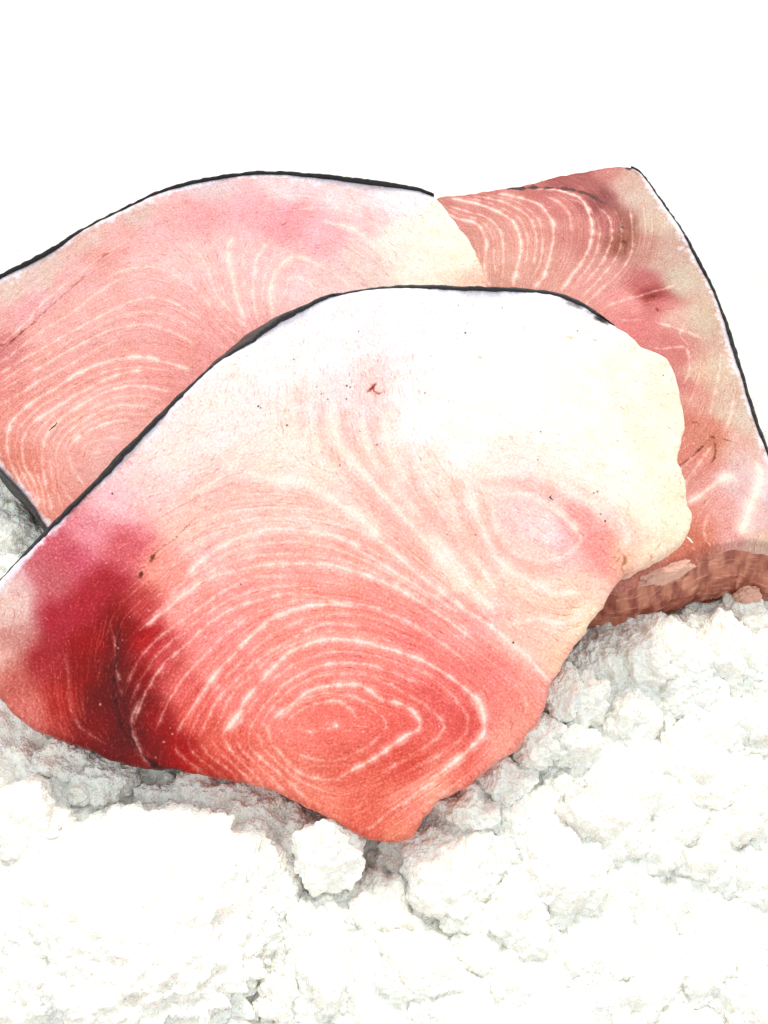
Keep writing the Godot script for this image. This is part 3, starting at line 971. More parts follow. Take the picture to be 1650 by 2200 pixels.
	s.septum(0.85, 0.5, [-115.5, -4.3, -105, 2.8, -94.5, 10, -83.8, 17.1, -72.7, 23.8, -61.1, 29.5, -48.3, 31.8, -35.5, 27.3, -23.8, 19.5])
	s.septum(0.85, 0.5, [-105, -39.3, -104.5, -27.8, -98.5, -18.9, -89.9, -12.2, -81, -5.8, -71.4, -0.6, -61, 2.7, -50.1, 2.9, -39.1, 1.2])
	s.septum(0.85, 0.5, [-97.8, -37.2, -95.6, -28.6, -90.6, -21.6, -83.7, -16.5, -76.5, -11.9, -69, -7.8, -61, -4.8, -52.5, -3.8, -43.8, -4.4])
	s.septum(0.85, 0.5, [-89.7, -39.2, -87.8, -31.3, -83.2, -25, -77, -20.1, -70.5, -15.8, -63.2, -12.9, -55.5, -11.5, -47.4, -12.3, -39.5, -14.4])
	s.septum(0.85, 0.5, [-83.4, -40, -82, -34, -78.1, -29.6, -73.5, -26, -68.5, -22.9, -62.8, -21.1, -57, -20.2, -50.9, -20.9, -44.8, -22.1])
	s.septum(0.85, 0.5, [-105, -39.3, -103.5, -43.1, -102, -46.9, -99.9, -50.4, -97.6, -53.8, -95.2, -57.1, -93.6, -60.7, -92.3, -64.4, -90.9, -68.1])
	s.septum(0.85, 0.5, [-97.8, -37.2, -96.9, -41, -96, -44.8, -94.6, -48.4, -93, -52, -91.4, -55.5, -90.3, -59.2, -89.3, -62.9, -88.3, -66.6])
	s.septum(0.85, 0.5, [-89.7, -39.2, -88.9, -42.7, -88.1, -46.2, -87.3, -49.7, -86.3, -53.1, -84.9, -56.3, -83.5, -59.5, -82, -62.7, -80.6, -65.9])
	s.septum(0.85, 0.5, [-1.5, 69.9, -4.2, 64.9, -5.6, 59.6, -5.3, 53.5, -5.1, 47.5, -4.2, 41.6, -3.3, 35.6, -1.7, 29.9, 0.1, 24.2])
	s.septum(0.85, 0.5, [17.6, 63, 13.2, 61.6, 9.2, 59.5, 7, 54.4, 4.9, 49.4, 4.6, 43.4, 4.2, 37.6, 5.2, 31.7, 6.3, 25.9])
	s.stain(0.76, .6, 94, 40, 14, [-96.3, 41.7, -93.9, 44.1])
	s.stain(1.33, .35, 131, 57, 41, [-74.6, 60.7, -70.3, 63.1])
	s.stain(0.95, .35, 131, 62, 47, [12, 76, 15.8, 78.5])
	s.stain(1.71, .4, 113, 21, 22, [-119, 16.8, -116.6, 15, -114.6, 16.7])
	s.stain(0.76, .5, 103, 28, 14, [-117.2, 10.7, -109.5, 20.2, -101.5, 27.4])
	s.stain(0.76, .35, 145, 76, 68, [-105.6, 25, -91.6, 39.6, -79.4, 51.9])
	return s

func right_steak() -> Steak:
	var s := Steak.new(-88, -138, 257, 34)
	s.edge(-67.0, 76.2, 0, 0)
	s.edge(-54.3, 93.9, 0, 0)
	s.edge(-39.3, 95.9, 0, 0)
	s.edge(-24.2, 97.6, 0, 0)
	s.edge(-9.1, 100.6, 0, 0)
	s.edge(6.3, 106.1, 0, 0)
	s.edge(24.3, 110.5, 0, 0)
	s.edge(39.8, 113.9, 0, 0)
	s.edge(50.4, 113.6, 1, 1)
	s.edge(56.4, 108.8, 1, 1)
	s.edge(60.8, 98.6, 1, 1)
	s.edge(66.6, 84.3, 1, 1)
	s.edge(72.6, 69.7, 1, 1)
	s.edge(79.1, 48.6, 1, 1)
	s.edge(84.1, 29.4, 1, 1)
	s.edge(87.7, 8.8, 1, 1)
	s.edge(89.8, -11.2, 1, 1)
	s.edge(91.8, -33.1, 1, 1)
	s.edge(93.8, -51.7, 1, 1)
	s.edge(96.3, -68.3, 1, 2)
	s.edge(99.9, -89.4, 1, 2)
	s.edge(102.3, -103.8, 1, 2)
	s.edge(101.4, -113.2, 1, 2)
	s.edge(96.1, -117.3, 0, 11)
	s.edge(88.1, -115.7, 0, 11)
	s.edge(77.9, -114.6, 0, 11)
	s.edge(69.4, -116.4, 0, 11)
	s.edge(63.0, -117.3, 0, 11)
	s.edge(56.6, -119.2, 0, 11)
	s.edge(49.9, -122.4, 0, 11)
	s.edge(41.3, -125.6, 0, 11)
	s.edge(32.6, -130.1, 0, 11)
	s.edge(19.8, -134.8, 0, 11)
	s.edge(-6.6, -134.8, 0, 8)
	s.edge(-38.5, -117.8, 0, 4)
	s.edge(-66.9, -84.5, 0, 0)
	s.edge(-81.8, -35.8, 0, 0)
	s.edge(-84.1, 5.9, 0, 0)
	s.edge(-78.2, 47.7, 0, 0)
	s.tone(-49.4, 90.9, 169, 98, 91)
	s.tone(-39.8, 82.7, 182, 114, 108)
	s.tone(-27, 92.6, 171, 98, 94)
	s.tone(-14.9, 86, 181, 112, 104)
	s.tone(-28.1, 66.5, 184, 125, 114)
	s.tone(-22.1, 41.5, 189, 136, 123)
	s.tone(-3.8, 66.5, 182, 118, 108)
	s.tone(1.8, 41.5, 189, 131, 120)
	s.tone(-1.9, 95.9, 164, 84, 80)
	s.tone(11, 101, 134, 51, 52)
	s.tone(23.9, 106.1, 139, 60, 59)
	s.tone(36.8, 109.5, 169, 98, 94)
	s.tone(22.8, 92.6, 147, 68, 66)
	s.tone(10.1, 89.3, 174, 98, 94)
	s.tone(32.4, 89.3, 109, 33, 36)
	s.tone(35.8, 72.9, 147, 76, 75)
	s.tone(43.2, 72.9, 120, 56, 44)
	s.tone(41.9, 60.2, 126, 63, 47)
	s.tone(23, 66.5, 179, 110, 104)
	s.tone(18, 35.4, 189, 125, 118)
	s.tone(30.4, 41.5, 182, 122, 116)
	s.tone(45.9, 99.3, 179, 143, 131)
	s.tone(52.3, 89.3, 182, 156, 144)
	s.tone(57.9, 72.9, 180, 158, 142)
	s.tone(50.9, 53.9, 169, 118, 108)
	s.tone(59.8, 47.7, 182, 150, 138)
	s.tone(67.8, 35.4, 181, 161, 145)
	s.tone(51.2, 35.4, 164, 84, 85)
	s.tone(53.7, 25.8, 121, 22, 23)
	s.tone(56.2, 17.5, 179, 98, 96)
	s.tone(40.1, 20.5, 194, 122, 118)
	s.tone(45.6, 5.9, 187, 102, 102)
	s.tone(62.5, 11.7, 189, 146, 134)
	s.tone(74.1, 11.7, 184, 160, 141)
	s.tone(69.6, -22.3, 188, 156, 137)
	s.tone(59.3, -14, 176, 102, 97)
	s.tone(55.8, -5.5, 182, 106, 102)
	s.tone(61.7, -30.4, 174, 102, 97)
	s.tone(65.2, -38.5, 189, 133, 121)
	s.tone(80.9, -22.3, 184, 162, 144)
	s.tone(80, -43.8, 187, 158, 141)
	s.tone(88, -49.1, 187, 169, 156)
	s.tone(69.7, -54.3, 182, 114, 100)
	s.tone(60.9, -54.3, 179, 106, 91)
	s.tone(71, -60.7, 171, 102, 78)
	s.tone(58.9, -69.6, 189, 114, 102)
	s.tone(66.9, -74.6, 194, 125, 114)
	s.tone(79.5, -62, 194, 150, 138)
	s.tone(84.1, -74.6, 194, 161, 156)
	s.tone(74.4, -82.1, 198, 169, 171)
	s.tone(60.9, -87, 198, 136, 127)
	s.tone(68, -96.6, 200, 143, 138)
	s.tone(81.8, -89.4, 199, 163, 165)
	s.tone(89, -84.5, 196, 175, 185)
	s.tone(60.7, -103.8, 194, 118, 104)
	s.tone(70.5, -108.5, 198, 140, 134)
	s.tone(83.8, -103.8, 197, 161, 159)
	s.tone(57.2, -114.3, 184, 106, 87)
	s.tone(86.8, -110.8, 194, 161, 145)
	s.tone(-22.3, -49.1, 189, 125, 116)
	s.tone(-3.9, -99, 189, 125, 112)
	s.septum(1.14, .9, [-52.5, 86.6, -46, 78.8, -34.5, 73.3, -30.6, 65.6, -29.8, 57, -31.6, 43.4, -29.7, 31.8])
	s.septum(0.95, .7, [-49.5, 87.3, -40, 83, -29.4, 77.5, -23.1, 70, -21.3, 58, -22, 44.3])
	s.septum(1.33, .9, [-49.1, 93.3, -35.6, 88.6, -22.6, 81.1, -15.3, 74.2, -12.2, 63.3, -12.4, 52.6, -17.6, 31.8])
	s.septum(0.95, .7, [-35.4, 93.9, -18.8, 87.6, -7.7, 78.8, -4.1, 68.8, -3.9, 57, -6.4, 44.6])
	s.septum(1.33, .9, [-21.9, 94.3, -3.6, 88.6, 3.2, 79.8, 5.9, 68.8, 4.3, 57, -1.1, 38.2, -6.6, 30.9])
	s.septum(0.95, .6, [3.4, 92.3, 10.7, 86.6, 14.8, 76.5, 14.7, 66.5])
	s.septum(1.33, .9, [-3, 97.3, 7.2, 97.3, 19.3, 92.3, 23.9, 85.3, 25.9, 72, 25, 61.1, 19.8, 48.6, 7, 28.8])
	s.septum(0.95, .6, [31.1, 83, 35.7, 76.5, 36.2, 66.5, 33.7, 56.1, 27.6, 44.3, 17.6, 30.9])
	s.septum(0.95, .55, [47.1, 82, 47, 65.6, 44.7, 52.6, 37.7, 40.3, 26.1, 27.9, 16.4, 17.5])
	s.septum(0.95, .6, [28.1, 17.5, 40.5, 23.4, 53.5, 28.5, 65.1, 32.4])
	s.septum(0.95, .6, [52.8, 8.8, 54.3, 7.3, 65.3, 3, 76.2, -1.9])
	s.septum(0.76, .5, [32.7, 8.8, 46.7, 9.6])
	s.septum(0.76, .5, [69.5, 11.7, 63.8, 0.1, 71.1, -11.2])
	s.septum(0.95, .5, [82.8, -9.2, 78.9, -25, 71.3, -47.2])
	s.septum(0.95, .5, [84.8, -36.6, 79.5, -51.7, 75.2, -56.9])
	s.septum(0.95, .6, [46.5, -6.1, 53.1, -8.4, 65.4, -7.5, 65.1, -22.3, 60.3, -29.6])
	s.septum(2.47, .8, [54.9, -95, 64.3, -88.7, 74.5, -81.3, 79, -83.8])
	s.septum(3.42, .7, [88.7, -72.9, 90.1, -81.3, 81.8, -99, 76.4, -110.8])
	s.septum(0.95, .7, [61.9, -69.6, 53.6, -77.1, 48.7, -82.1])
	s.septum(0.95, .6, [70.4, -64.5, 62.5, -74.6, 51, -89.4])
	s.septum(1.14, .5, [63.1, -101.4, 59.8, -110.8, 63, -117.8])
	s.septum(0.85, 0.5, [-51, 87, -45.5, 82.5, -39.5, 79.1, -33.3, 76.1, -28.8, 70.3, -26.3, 62.9, -26.3, 54.5, -26.3, 46.2, -25.8, 38])
	s.septum(0.85, 0.5, [-42.2, 93.6, -34.3, 90.8, -26.6, 87.5, -19.3, 83.1, -12.6, 77.5, -9, 68.6, -8.2, 58.3, -9.8, 48.1, -12, 38.2])
	s.septum(0.85, 0.5, [-28.6, 94.1, -20.9, 91.5, -13.1, 88.8, -6.7, 83.2, -1.8, 75.8, -0.2, 66.4, -0.9, 56.4, -2.7, 46.5, -6.5, 37.7])
	s.septum(0.85, 0.5, [14.1, 90.1, 21.1, 87.3, 26.3, 81.7, 29.5, 74, 29.5, 64.1, 27.2, 54.5, 23, 45.5, 17.6, 37.6, 12.3, 29.8])
	s.septum(0.85, 0.5, [39.1, 82.5, 41, 74.7, 41.2, 66.1, 39.9, 57.4, 36.5, 49.6, 32.1, 42.6, 27.2, 36.2, 22.1, 30.2, 17, 24.2])
	s.stain(1.52, .8, 37, 13, 13, [-20.5, 97.6, -9.2, 97.9, -1.7, 98.6, 8.3, 98.3])
	s.stain(1.71, .75, 62, 13, 13, [9.5, 98.3, 18.1, 96.6, 25.8, 93.3, 30, 89.9, 36.5, 85.3])
	s.stain(1.14, .5, 156, 92, 46, [-24.2, 98.6, -6.6, 100.6, -1.5, 101.7])
	s.stain(1.90, .6, 62, 14, 13, [41.4, 70.4, 42.8, 69.1])
	s.stain(1.90, .6, 62, 22, 13, [41.4, 60.8, 43.2, 58.9])
	s.stain(1.33, .7, 86, 13, 13, [52.1, 26.4, 54.3, 25.2, 55.4, 26.4])
	s.stain(0.95, .6, 99, 14, 13, [53.8, 16.9, 54.5, 15.2])
	s.stain(1.52, .6, 112, 60, 13, [62.1, -51.7, 64.7, -52.2])
	s.stain(1.52, .75, 90, 40, 13, [69.8, -59.9, 71.9, -60.5])
	s.stain(0.76, .6, 95, 40, 13, [74.3, -60.5, 81.5, -63])
	s.stain(0.76, .55, 67, 14, 13, [69.1, -61.5, 63.6, -67.1, 56.1, -74.1, 52.7, -76.1])
	s.stain(2.66, .8, 13, 13, 20, [48.5, 112.2, 50.2, 111.5])
	s.stain(1.52, .5, 103, 102, 109, [52.5, 109.5, 54.6, 106.1])
	s.stain(0.76, .5, 86, 29, 13, [71.4, -62, 70.6, -69.6, 67.1, -75.9])
	return s

var front_place := Transform3D(Basis(Vector3(1.0000, 0.0000, 0.0000), Vector3(0.0000, 0.5299, -0.8480), Vector3(0.0000, 0.8480, 0.5299)), Vector3(-0.0050, -0.0130, -0.0282))
var left_place := Transform3D(Basis(Vector3(0.9994, 0.0314, 0.0153), Vector3(0.0000, 0.4384, -0.8988), Vector3(-0.0349, 0.8982, 0.4381)), Vector3(-0.0602, -0.0165, -0.0951))
var right_place := Transform3D(Basis(Vector3(1.0000, 0.0000, 0.0000), Vector3(0.0000, 0.2924, -0.9563), Vector3(0.0000, 0.9563, 0.2924)), Vector3(0.0830, -0.0368, -0.1379))


# ---- ice ----
var support := PackedVector2Array()     # on a coarse grid: (height the steaks ask for, how much)
const SUP := 100
const SUP_X := -0.3
const SUP_Z := -0.42
const SUP_STEP := 0.0066

func base_ice(x: float, z: float) -> float:
	return -0.085 + 0.2 * (0.1 - z) - 0.1 * x

# the underside of a steak over the point (x, z)
func underside(place: Transform3D, x: float, z: float) -> float:
	var n := place.basis.z
	return place.origin.y - (n.x * (x - place.origin.x) + n.z * (z - place.origin.z)) / n.y

func footprint(place: Transform3D, s: Steak) -> PackedVector2Array:
	var r := PackedVector2Array()
	for i in range(0, s.rim.size(), 10):
		var p := place * Vector3((s.rim[i].x + s.out[i].x * s.flare[i]) * 0.001, (s.rim[i].y + s.out[i].y * s.flare[i]) * 0.001, 0.0)
		r.append(Vector2(p.x, p.z))
	return r

func distance_to(shape: PackedVector2Array, p: Vector2) -> float:
	if Geometry2D.is_point_in_polygon(p, shape): return 0.0
	var best := 1e9
	for i in shape.size():
		var q := Geometry2D.get_closest_point_to_segment(p, shape[i], shape[(i + 1) % shape.size()])
		best = minf(best, q.distance_squared_to(p))
	return sqrt(best)

func lay_support(steaks: Array) -> void:
	support.resize(SUP * SUP)
	var shapes := []
	for a in steaks: shapes.append(footprint(a[0], a[1]))
	for j in SUP:
		for i in SUP:
			var p := Vector2(SUP_X + i * SUP_STEP, SUP_Z + j * SUP_STEP)
			var h := base_ice(p.x, p.y)
			var y := h
			# lowest first: a higher steak never lifts the ice under a lower one
			var held := 0.0
			for k in steaks.size():
				var d := distance_to(shapes[k], p)
				if d > 0.05: continue
				var f := 1.0 - smoothstep(0.0, 0.05, d)
				var under: float = underside(steaks[k][0], p.x, p.y) - steaks[k][2]
				if d == 0.0 and held >= 1.0: y = minf(y, under)
				elif d == 0.0: y = lerpf(under, minf(y, under), held)
				else: y = lerpf(y, minf(under, maxf(y, under)), f * (1.0 - held))
				held = maxf(held, f)
			support[j * SUP + i] = Vector2(y, held)

func ice_height(x: float, z: float) -> Vector2:
	var u := (x - SUP_X) / SUP_STEP
	var v := (z - SUP_Z) / SUP_STEP
	if u < 0.0 or v < 0.0 or u >= SUP - 1 or v >= SUP - 1: return Vector2(base_ice(x, z), 0.0)
	var i := int(u)
	var j := int(v)
	var a := support[j * SUP + i].lerp(support[j * SUP + i + 1], u - i)
	var b := support[(j + 1) * SUP + i].lerp(support[(j + 1) * SUP + i + 1], u - i)
	return a.lerp(b, v - j)

func graded(from: float, to: float, near_from: float, near_to: float, fine: float, growth: float) -> PackedFloat32Array:
	var r := PackedFloat32Array()
	var x := near_from
	var step := fine
	var before := PackedFloat32Array()
	while x > from:
		step *= growth
		x -= step
		before.append(x)
	before.reverse()
	r.append_array(before)
	x = near_from
	while x < near_to:
		r.append(x)
		x += fine
	step = fine
	while x < to:
		r.append(x)
		step *= growth
		x += step
	return r

var cobble := FastNoiseLite.new()
var crumb := FastNoiseLite.new()
var heave := FastNoiseLite.new()

func ice_bed(m: StandardMaterial3D) -> void:
	var xs := graded(-1.3, 1.3, -0.21, 0.23, 0.0013, 1.035)
	var zs := graded(-1.6, 0.7, -0.08, 0.19, 0.0013, 1.03)
	var cols := xs.size()
	var v := PackedVector3Array()
	for z in zs:
		for x in xs:
			var s := ice_height(x, z)
			var rough := 1.0 - 0.6 * smoothstep(0.7, 1.0, s.y)
			var far := 1.0 - 0.6 * smoothstep(0.15, 0.4, -z)
			var h := (heave.get_noise_2d(x, z) * 0.008 + 0.006) * (1.0 - s.y)
			h += (0.35 - absf(cobble.get_noise_2d(x, z) + 1.0)) * 0.006 * rough * far + (0.35 - absf(cobble.get_noise_2d(x * 2.7 + 9.0, z * 2.7) + 1.0)) * 0.0035 * far
			h += crumb.get_noise_2d(x, z) * 0.0022
			v.append(Vector3(x, s.x + h, z))
	var n := PackedVector3Array()
	n.resize(v.size())
	var f := PackedInt32Array()
	for j in zs.size():
		for i in cols:
			var a := j * cols + i
			var dx := v[j * cols + mini(i + 1, cols - 1)] - v[j * cols + maxi(i - 1, 0)]
			var dz := v[mini(j + 1, zs.size() - 1) * cols + i] - v[maxi(j - 1, 0) * cols + i]
			n[a] = dz.cross(dx).normalized()
			if i < cols - 1 and j < zs.size() - 1: f.append_array([a, a + 1, a + cols, a + 1, a + cols + 1, a + cols])
	var o := MeshInstance3D.new()
	o.name = "ice_bed"
	o.mesh = mesh_of(v, n, f)
	o.material_override = m
	add_child(o)
	o.set_meta("kind", "structure")
	o.set_meta("label", "bed of white crushed ice under and behind the fish steaks")

func icosphere(times: int) -> Array:
	var g := (1.0 + sqrt(5.0)) / 2.0
	var v := PackedVector3Array()
	for s in [-1.0, 1.0]:
		for t in [-1.0, 1.0]:
			v.append(Vector3(s, t * g, 0).normalized())
			v.append(Vector3(0, s, t * g).normalized())
			v.append(Vector3(t * g, 0, s).normalized())
	var f := PackedInt32Array()
	var side := v[0].distance_to(v[1])
	for i in 12: for j in range(i + 1, 12): side = minf(side, v[i].distance_to(v[j]))
	for i in 12:
		for j in range(i + 1, 12):
			for k in range(j + 1, 12):
				if v[i].distance_to(v[j]) < side * 1.1 and v[j].distance_to(v[k]) < side * 1.1 and v[i].distance_to(v[k]) < side * 1.1:
					if (v[j] - v[i]).cross(v[k] - v[i]).dot(v[i]) > 0.0: f.append_array([i, k, j])
					else: f.append_array([i, j, k])
	for t in times:
		var mid := {}
		var g2 := PackedInt32Array()
		for q in range(0, f.size(), 3):
			var c := [f[q], f[q + 1], f[q + 2]]
			var m := []
			for e in 3:
				var a: int = mini(c[e], c[(e + 1) % 3])
				var b: int = maxi(c[e], c[(e + 1) % 3])
				var key := a * 1000003 + b
				if not mid.has(key):
					mid[key] = v.size()
					v.append((v[a] + v[b]).normalized())
				m.append(mid[key])
			g2.append_array([c[0], m[0], m[2], m[0], c[1], m[1], m[2], m[1], c[2], m[0], m[1], m[2]])
		f = g2
	return [v, f]

# a rounded clump of frozen grains, r metres across its half width
func clump(ball: Array, r: float, number: int, rough: float) -> ArrayMesh:
	var shape := Steak.noise(number, 0.9, 3)
	var knob := FastNoiseLite.new()
	knob.seed = number + 1
	knob.noise_type = FastNoiseLite.TYPE_CELLULAR
	knob.cellular_return_type = FastNoiseLite.RETURN_DISTANCE
	knob.frequency = 1.0 / 0.0036
	knob.fractal_type = FastNoiseLite.FRACTAL_NONE
	var grit := Steak.noise(number + 2, 1.0 / 0.0020, 3)
	var swell := Steak.noise(number + 3, 1.0 / 0.013, 3)
	var v: PackedVector3Array = ball[0].duplicate()
	var f: PackedInt32Array = ball[1]
	for i in v.size():
		var d := v[i]
		var wide := r * (1.0 + 0.22 * shape.get_noise_3d(d.x, d.y, d.z))
		var p := d * wide
		wide += (0.3 - (knob.get_noise_3d(p.x, p.y, p.z) + 1.0)) * 0.0014 * rough + grit.get_noise_3d(p.x, p.y, p.z) * 0.0011 * rough + swell.get_noise_3d(p.x, p.y, p.z) * 0.0045 * rough
		v[i] = d * wide
	var n := PackedVector3Array()
	n.resize(v.size())
	for q in range(0, f.size(), 3):
		var c := (v[f[q + 2]] - v[f[q]]).cross(v[f[q + 1]] - v[f[q]])
		for e in 3: n[f[q + e]] += c
	for i in n.size(): n[i] = n[i].normalized()
	return mesh_of(v, n, f)

const LUMPS := [
	[-0.094, 0.134, "big", 0.0, "huge white mound of packed ice at the lower left"],
	[-0.022, 0.110, "s", 0.0, "round ice lump touching the left of the front steak's lower tip", -0.0794],
	[-0.044, 0.120, "m", 0.0, "beige ice lump squeezed between the huge mound and the lump at the steak's tip"],
	[-0.053, 0.102, "s", 0.45, "small shaded ice lump beside the top of the huge mound"],
	[-0.041, 0.103, "s", 0.0, "small shaded ice lump between the huge mound and the steak's tip lump"],
	[-0.060, 0.093, "s", 0.45, "shaded ice lump tucked under the front steak's lower left edge"],
	[-0.022, 0.126, "s", 0.0, "small ice lump just below the round lump at the steak's tip"],
	[0.001, 0.126, "m", 0.0, "white ice lump straight below the front steak's lower tip"],
	[0.026, 0.110, "m", 0.45, "broad white ice lump just right of the front steak's lower tip"],
	[0.046, 0.103, "m", 0.0, "ice lump between the broad white lump and the knobbly one above it"],
	[0.055, 0.087, "m", 0.0, "knobbly ice lump against the front steak's lower right edge"],
	[0.071, 0.080, "s", 0.0, "small ice lump right of the knobbly lump at the front steak's lower right edge"],
	[0.025, 0.094, "s", 0.0, "shaded ice lump under the right side of the steak's lower tip"],
	[0.080, 0.062, "s", 0.45, "ice lump beside the pale right corner of the front steak"],
	[0.105, 0.047, "m", 0.0, "white ice lump midway between the front steak's right edge and the photo's right side"],
	[0.051, 0.126, "m", 0.0, "tall white ice lump in the middle of the lower right ice"],
	[0.035, 0.139, "s", 0.0, "small ice lump at the foot of the tall lump, on its left"],
	[0.032, 0.126, "s", 0.0, "small ice lump directly left of the tall lump"],
	[-0.030, 0.135, "s", 0.0, "small ice lump at the right foot of the huge mound"],
	[-0.047, 0.132, "s", 0.0, "small ice lump against the right flank of the huge mound"],
	[-0.022, 0.149, "m", 0.0, "ice lump near the bottom edge, right of the huge mound's foot"],
	[0.010, 0.148, "m", 0.0, "ice lump near the bottom edge, straight below the steak's tip"],
	[0.068, 0.106, "l", 0.0, "large white ice lump right of the tall lump"],
	[0.093, 0.087, "l", 0.0, "large white ice lump halfway down the right side"],
	[0.132, 0.066, "l", 0.0, "broad white ice lump near the right side, below the smooth lump"],
	[0.119, 0.015, "l", 0.0, "rough granular ice clump below the rear steak's brown cut side"],
	[0.168, 0.019, "l", 0.0, "smooth rounded pinkish white lump at the right side under the rear steak"],
	[0.088, 0.025, "s", 0.0, "small shaded ice lump in the gap beside the front steak's cream edge"],
	[0.083, 0.043, "s", 0.0, "small shaded ice lump beside the pale edge of the front steak, above the corner lump"],
	[0.083, 0.074, "s", 0.0],
	[-0.151, 0.071, "s", 0.0, "ice lump at the far left under the front steak's left end"],
	[-0.136, 0.081, "s", 0.0],
	[-0.123, 0.077, "s", 0.0, "beige ice lump under the front steak's dark red muscle"],
	[-0.143, 0.098, "m", 0.0, "white ice lump at the left side above the huge mound"],
	[-0.093, 0.084, "s", 0.0, "granular ice lump right under the front steak's dark red lower edge"],
	[-0.124, 0.157, "l", 0.0, "large ice lump in the lower left corner"],
	[-0.088, 0.170, "m", 0.0, "ice lump at the bottom edge in front of the huge mound"],
	[-0.059, 0.161, "s", 0.0, "leftmost of the small ice lumps along the bottom edge"],
	[-0.035, 0.160, "s", 0.0, "second small ice lump from the left along the bottom edge"],
	[-0.009, 0.162, "s", 0.0, "small ice lump at the middle of the bottom edge"],
	[0.022, 0.162, "m", 0.0, "ice lump at the bottom edge just right of the middle"],
	[0.047, 0.153, "s", 0.0, "small ice lump near the bottom edge below the tall lump"],
	[0.080, 0.140, "m", 0.0],
	[0.107, 0.122, "m", 0.0],
	[0.128, 0.103, "m", 0.0],
	[0.148, 0.109, "m", 0.0, "ice lump at the right side, halfway between the smooth lump and the lower corner"],
	[0.094, 0.156, "m", 0.0],
	[0.121, 0.143, "m", 0.0],
	[0.141, 0.157, "m", 0.0, "ice lump in the lower right corner"],
	[-0.169, -0.033, "m", 0.0, "ice lump at the left side under the left steak's dark skin"],
	[-0.164, -0.013, "s", 0.0, "small ice lump at the left side between the two pink steaks' skins"],
	[0.144, 0.044, "m", 0.0],
	[0.168, -0.007, "s", 0.0, "small ice lump touching the rear steak's brown cut side"],
	[0.143, -0.003, "s", 0.0, "small ice lump under the middle of the rear steak's brown cut side"],
	[0.163, 0.043, "m", 0.0],
	[0.123, 0.041, "s", 0.0],
	[0.141, 0.134, "s", 0.0, "small ice lump at the right side just above the lower right corner"],
	[-0.134, 0.069, "s", 0.45, "ice lump under the left end of the front steak, touching its edge"],
	[-0.115, 0.077, "s", 0.45, "small beige ice lump touching the lower edge of the dark red muscle"],
	[-0.076, 0.083, "s", 0.45, "left one of two small ice lumps under the front steak's lower left edge"],
	[-0.067, 0.084, "s", 0.45, "right one of two small ice lumps under the front steak's lower left edge"],
	[-0.050, 0.088, "s", 0.45, "small shaded ice lump under the middle of the front steak's lower edge"],
	[-0.035, 0.094, "s", 0.45, "small ice lump left of the front steak's lower tip"],
	[0.014, 0.101, "s", 0.45, "small ice lump touching the right of the front steak's lower tip"],
	[0.035, 0.087, "s", 0.45, "small ice lump touching the front steak's edge just right of its lower tip"],
	[0.049, 0.074, "s", 0.45],
	[0.064, 0.061, "s", 0.45, "small ice lump touching the front steak's edge below its pale right corner"],
	[0.075, 0.044, "s", 0.45, "small ice lump touching the pale right corner of the front steak"],
	[0.099, 0.005, "s", 0.45, "small ice lump between the front steak's cream edge and the granular clump"],
	[0.099, 0.023, "m", 0.0],
	[0.130, 0.028, "m", 0.0],
	[0.151, 0.013, "m", 0.0, "ice lump left of the smooth lump under the rear steak"],
	[0.107, 0.071, "m", 0.0],
	[0.147, 0.085, "m", 0.0],
	[0.114, 0.092, "m", 0.0],
	[0.005, 0.105, "s", 0.0, "small ice lump right under the front steak's lower tip"],
]

func ice_lumps(m: StandardMaterial3D) -> void:
	var ball5 := icosphere(5)
	var ball6 := icosphere(6)
	var kinds := {"s": [], "m": [], "l": [], "big": []}
	for k in 4: kinds.s.append(clump(ball5, 0.0105, 100 + k * 7, 0.9))
	for k in 4: kinds.m.append(clump(ball5, 0.0155, 200 + k * 7, 1.0))
	for k in 3: kinds.l.append(clump(ball6, 0.0235, 300 + k * 7, 1.0))
	kinds.big.append(clump(ball6, 0.047, 400, 1.5))
	var rng := RandomNumberGenerator.new()
	rng.seed = 77
	for l in LUMPS:
		var choice: Array = kinds[l[2]]
		var o := MeshInstance3D.new()
		o.name = numbered("ice_lump")
		o.mesh = choice[rng.randi() % choice.size()]
		o.material_override = m
		var size := rng.randf_range(1.05, 1.35)
		var r: float = {"s": 0.0105, "m": 0.0155, "l": 0.0235, "big": 0.047}[l[2]]
		if l[2] == "big": size = 1.08
		var b := Basis(Vector3.UP, rng.randf() * TAU)
		if l[2] != "big": b = b * Basis(Vector3.RIGHT, rng.randfn(0.0, 0.9))
		o.transform = Transform3D(b.scaled_local(Vector3(size * rng.randf_range(0.85, 1.2), size * (0.85 if l[2] != "big" else 0.66), size)), Vector3(l[0], l[5] if l.size() > 5 else ice_height(l[0], l[1]).x + r * (l[3] - (0.3 if l[2] != "big" else 0.2)), l[1]))
		add_child(o)
		var label: String = l[4] if l.size() > 4 else "rough rounded white lump of frozen ice grains heaped around the steaks"
		tag(o, label, "ice", "lumps of crushed ice around the steaks")


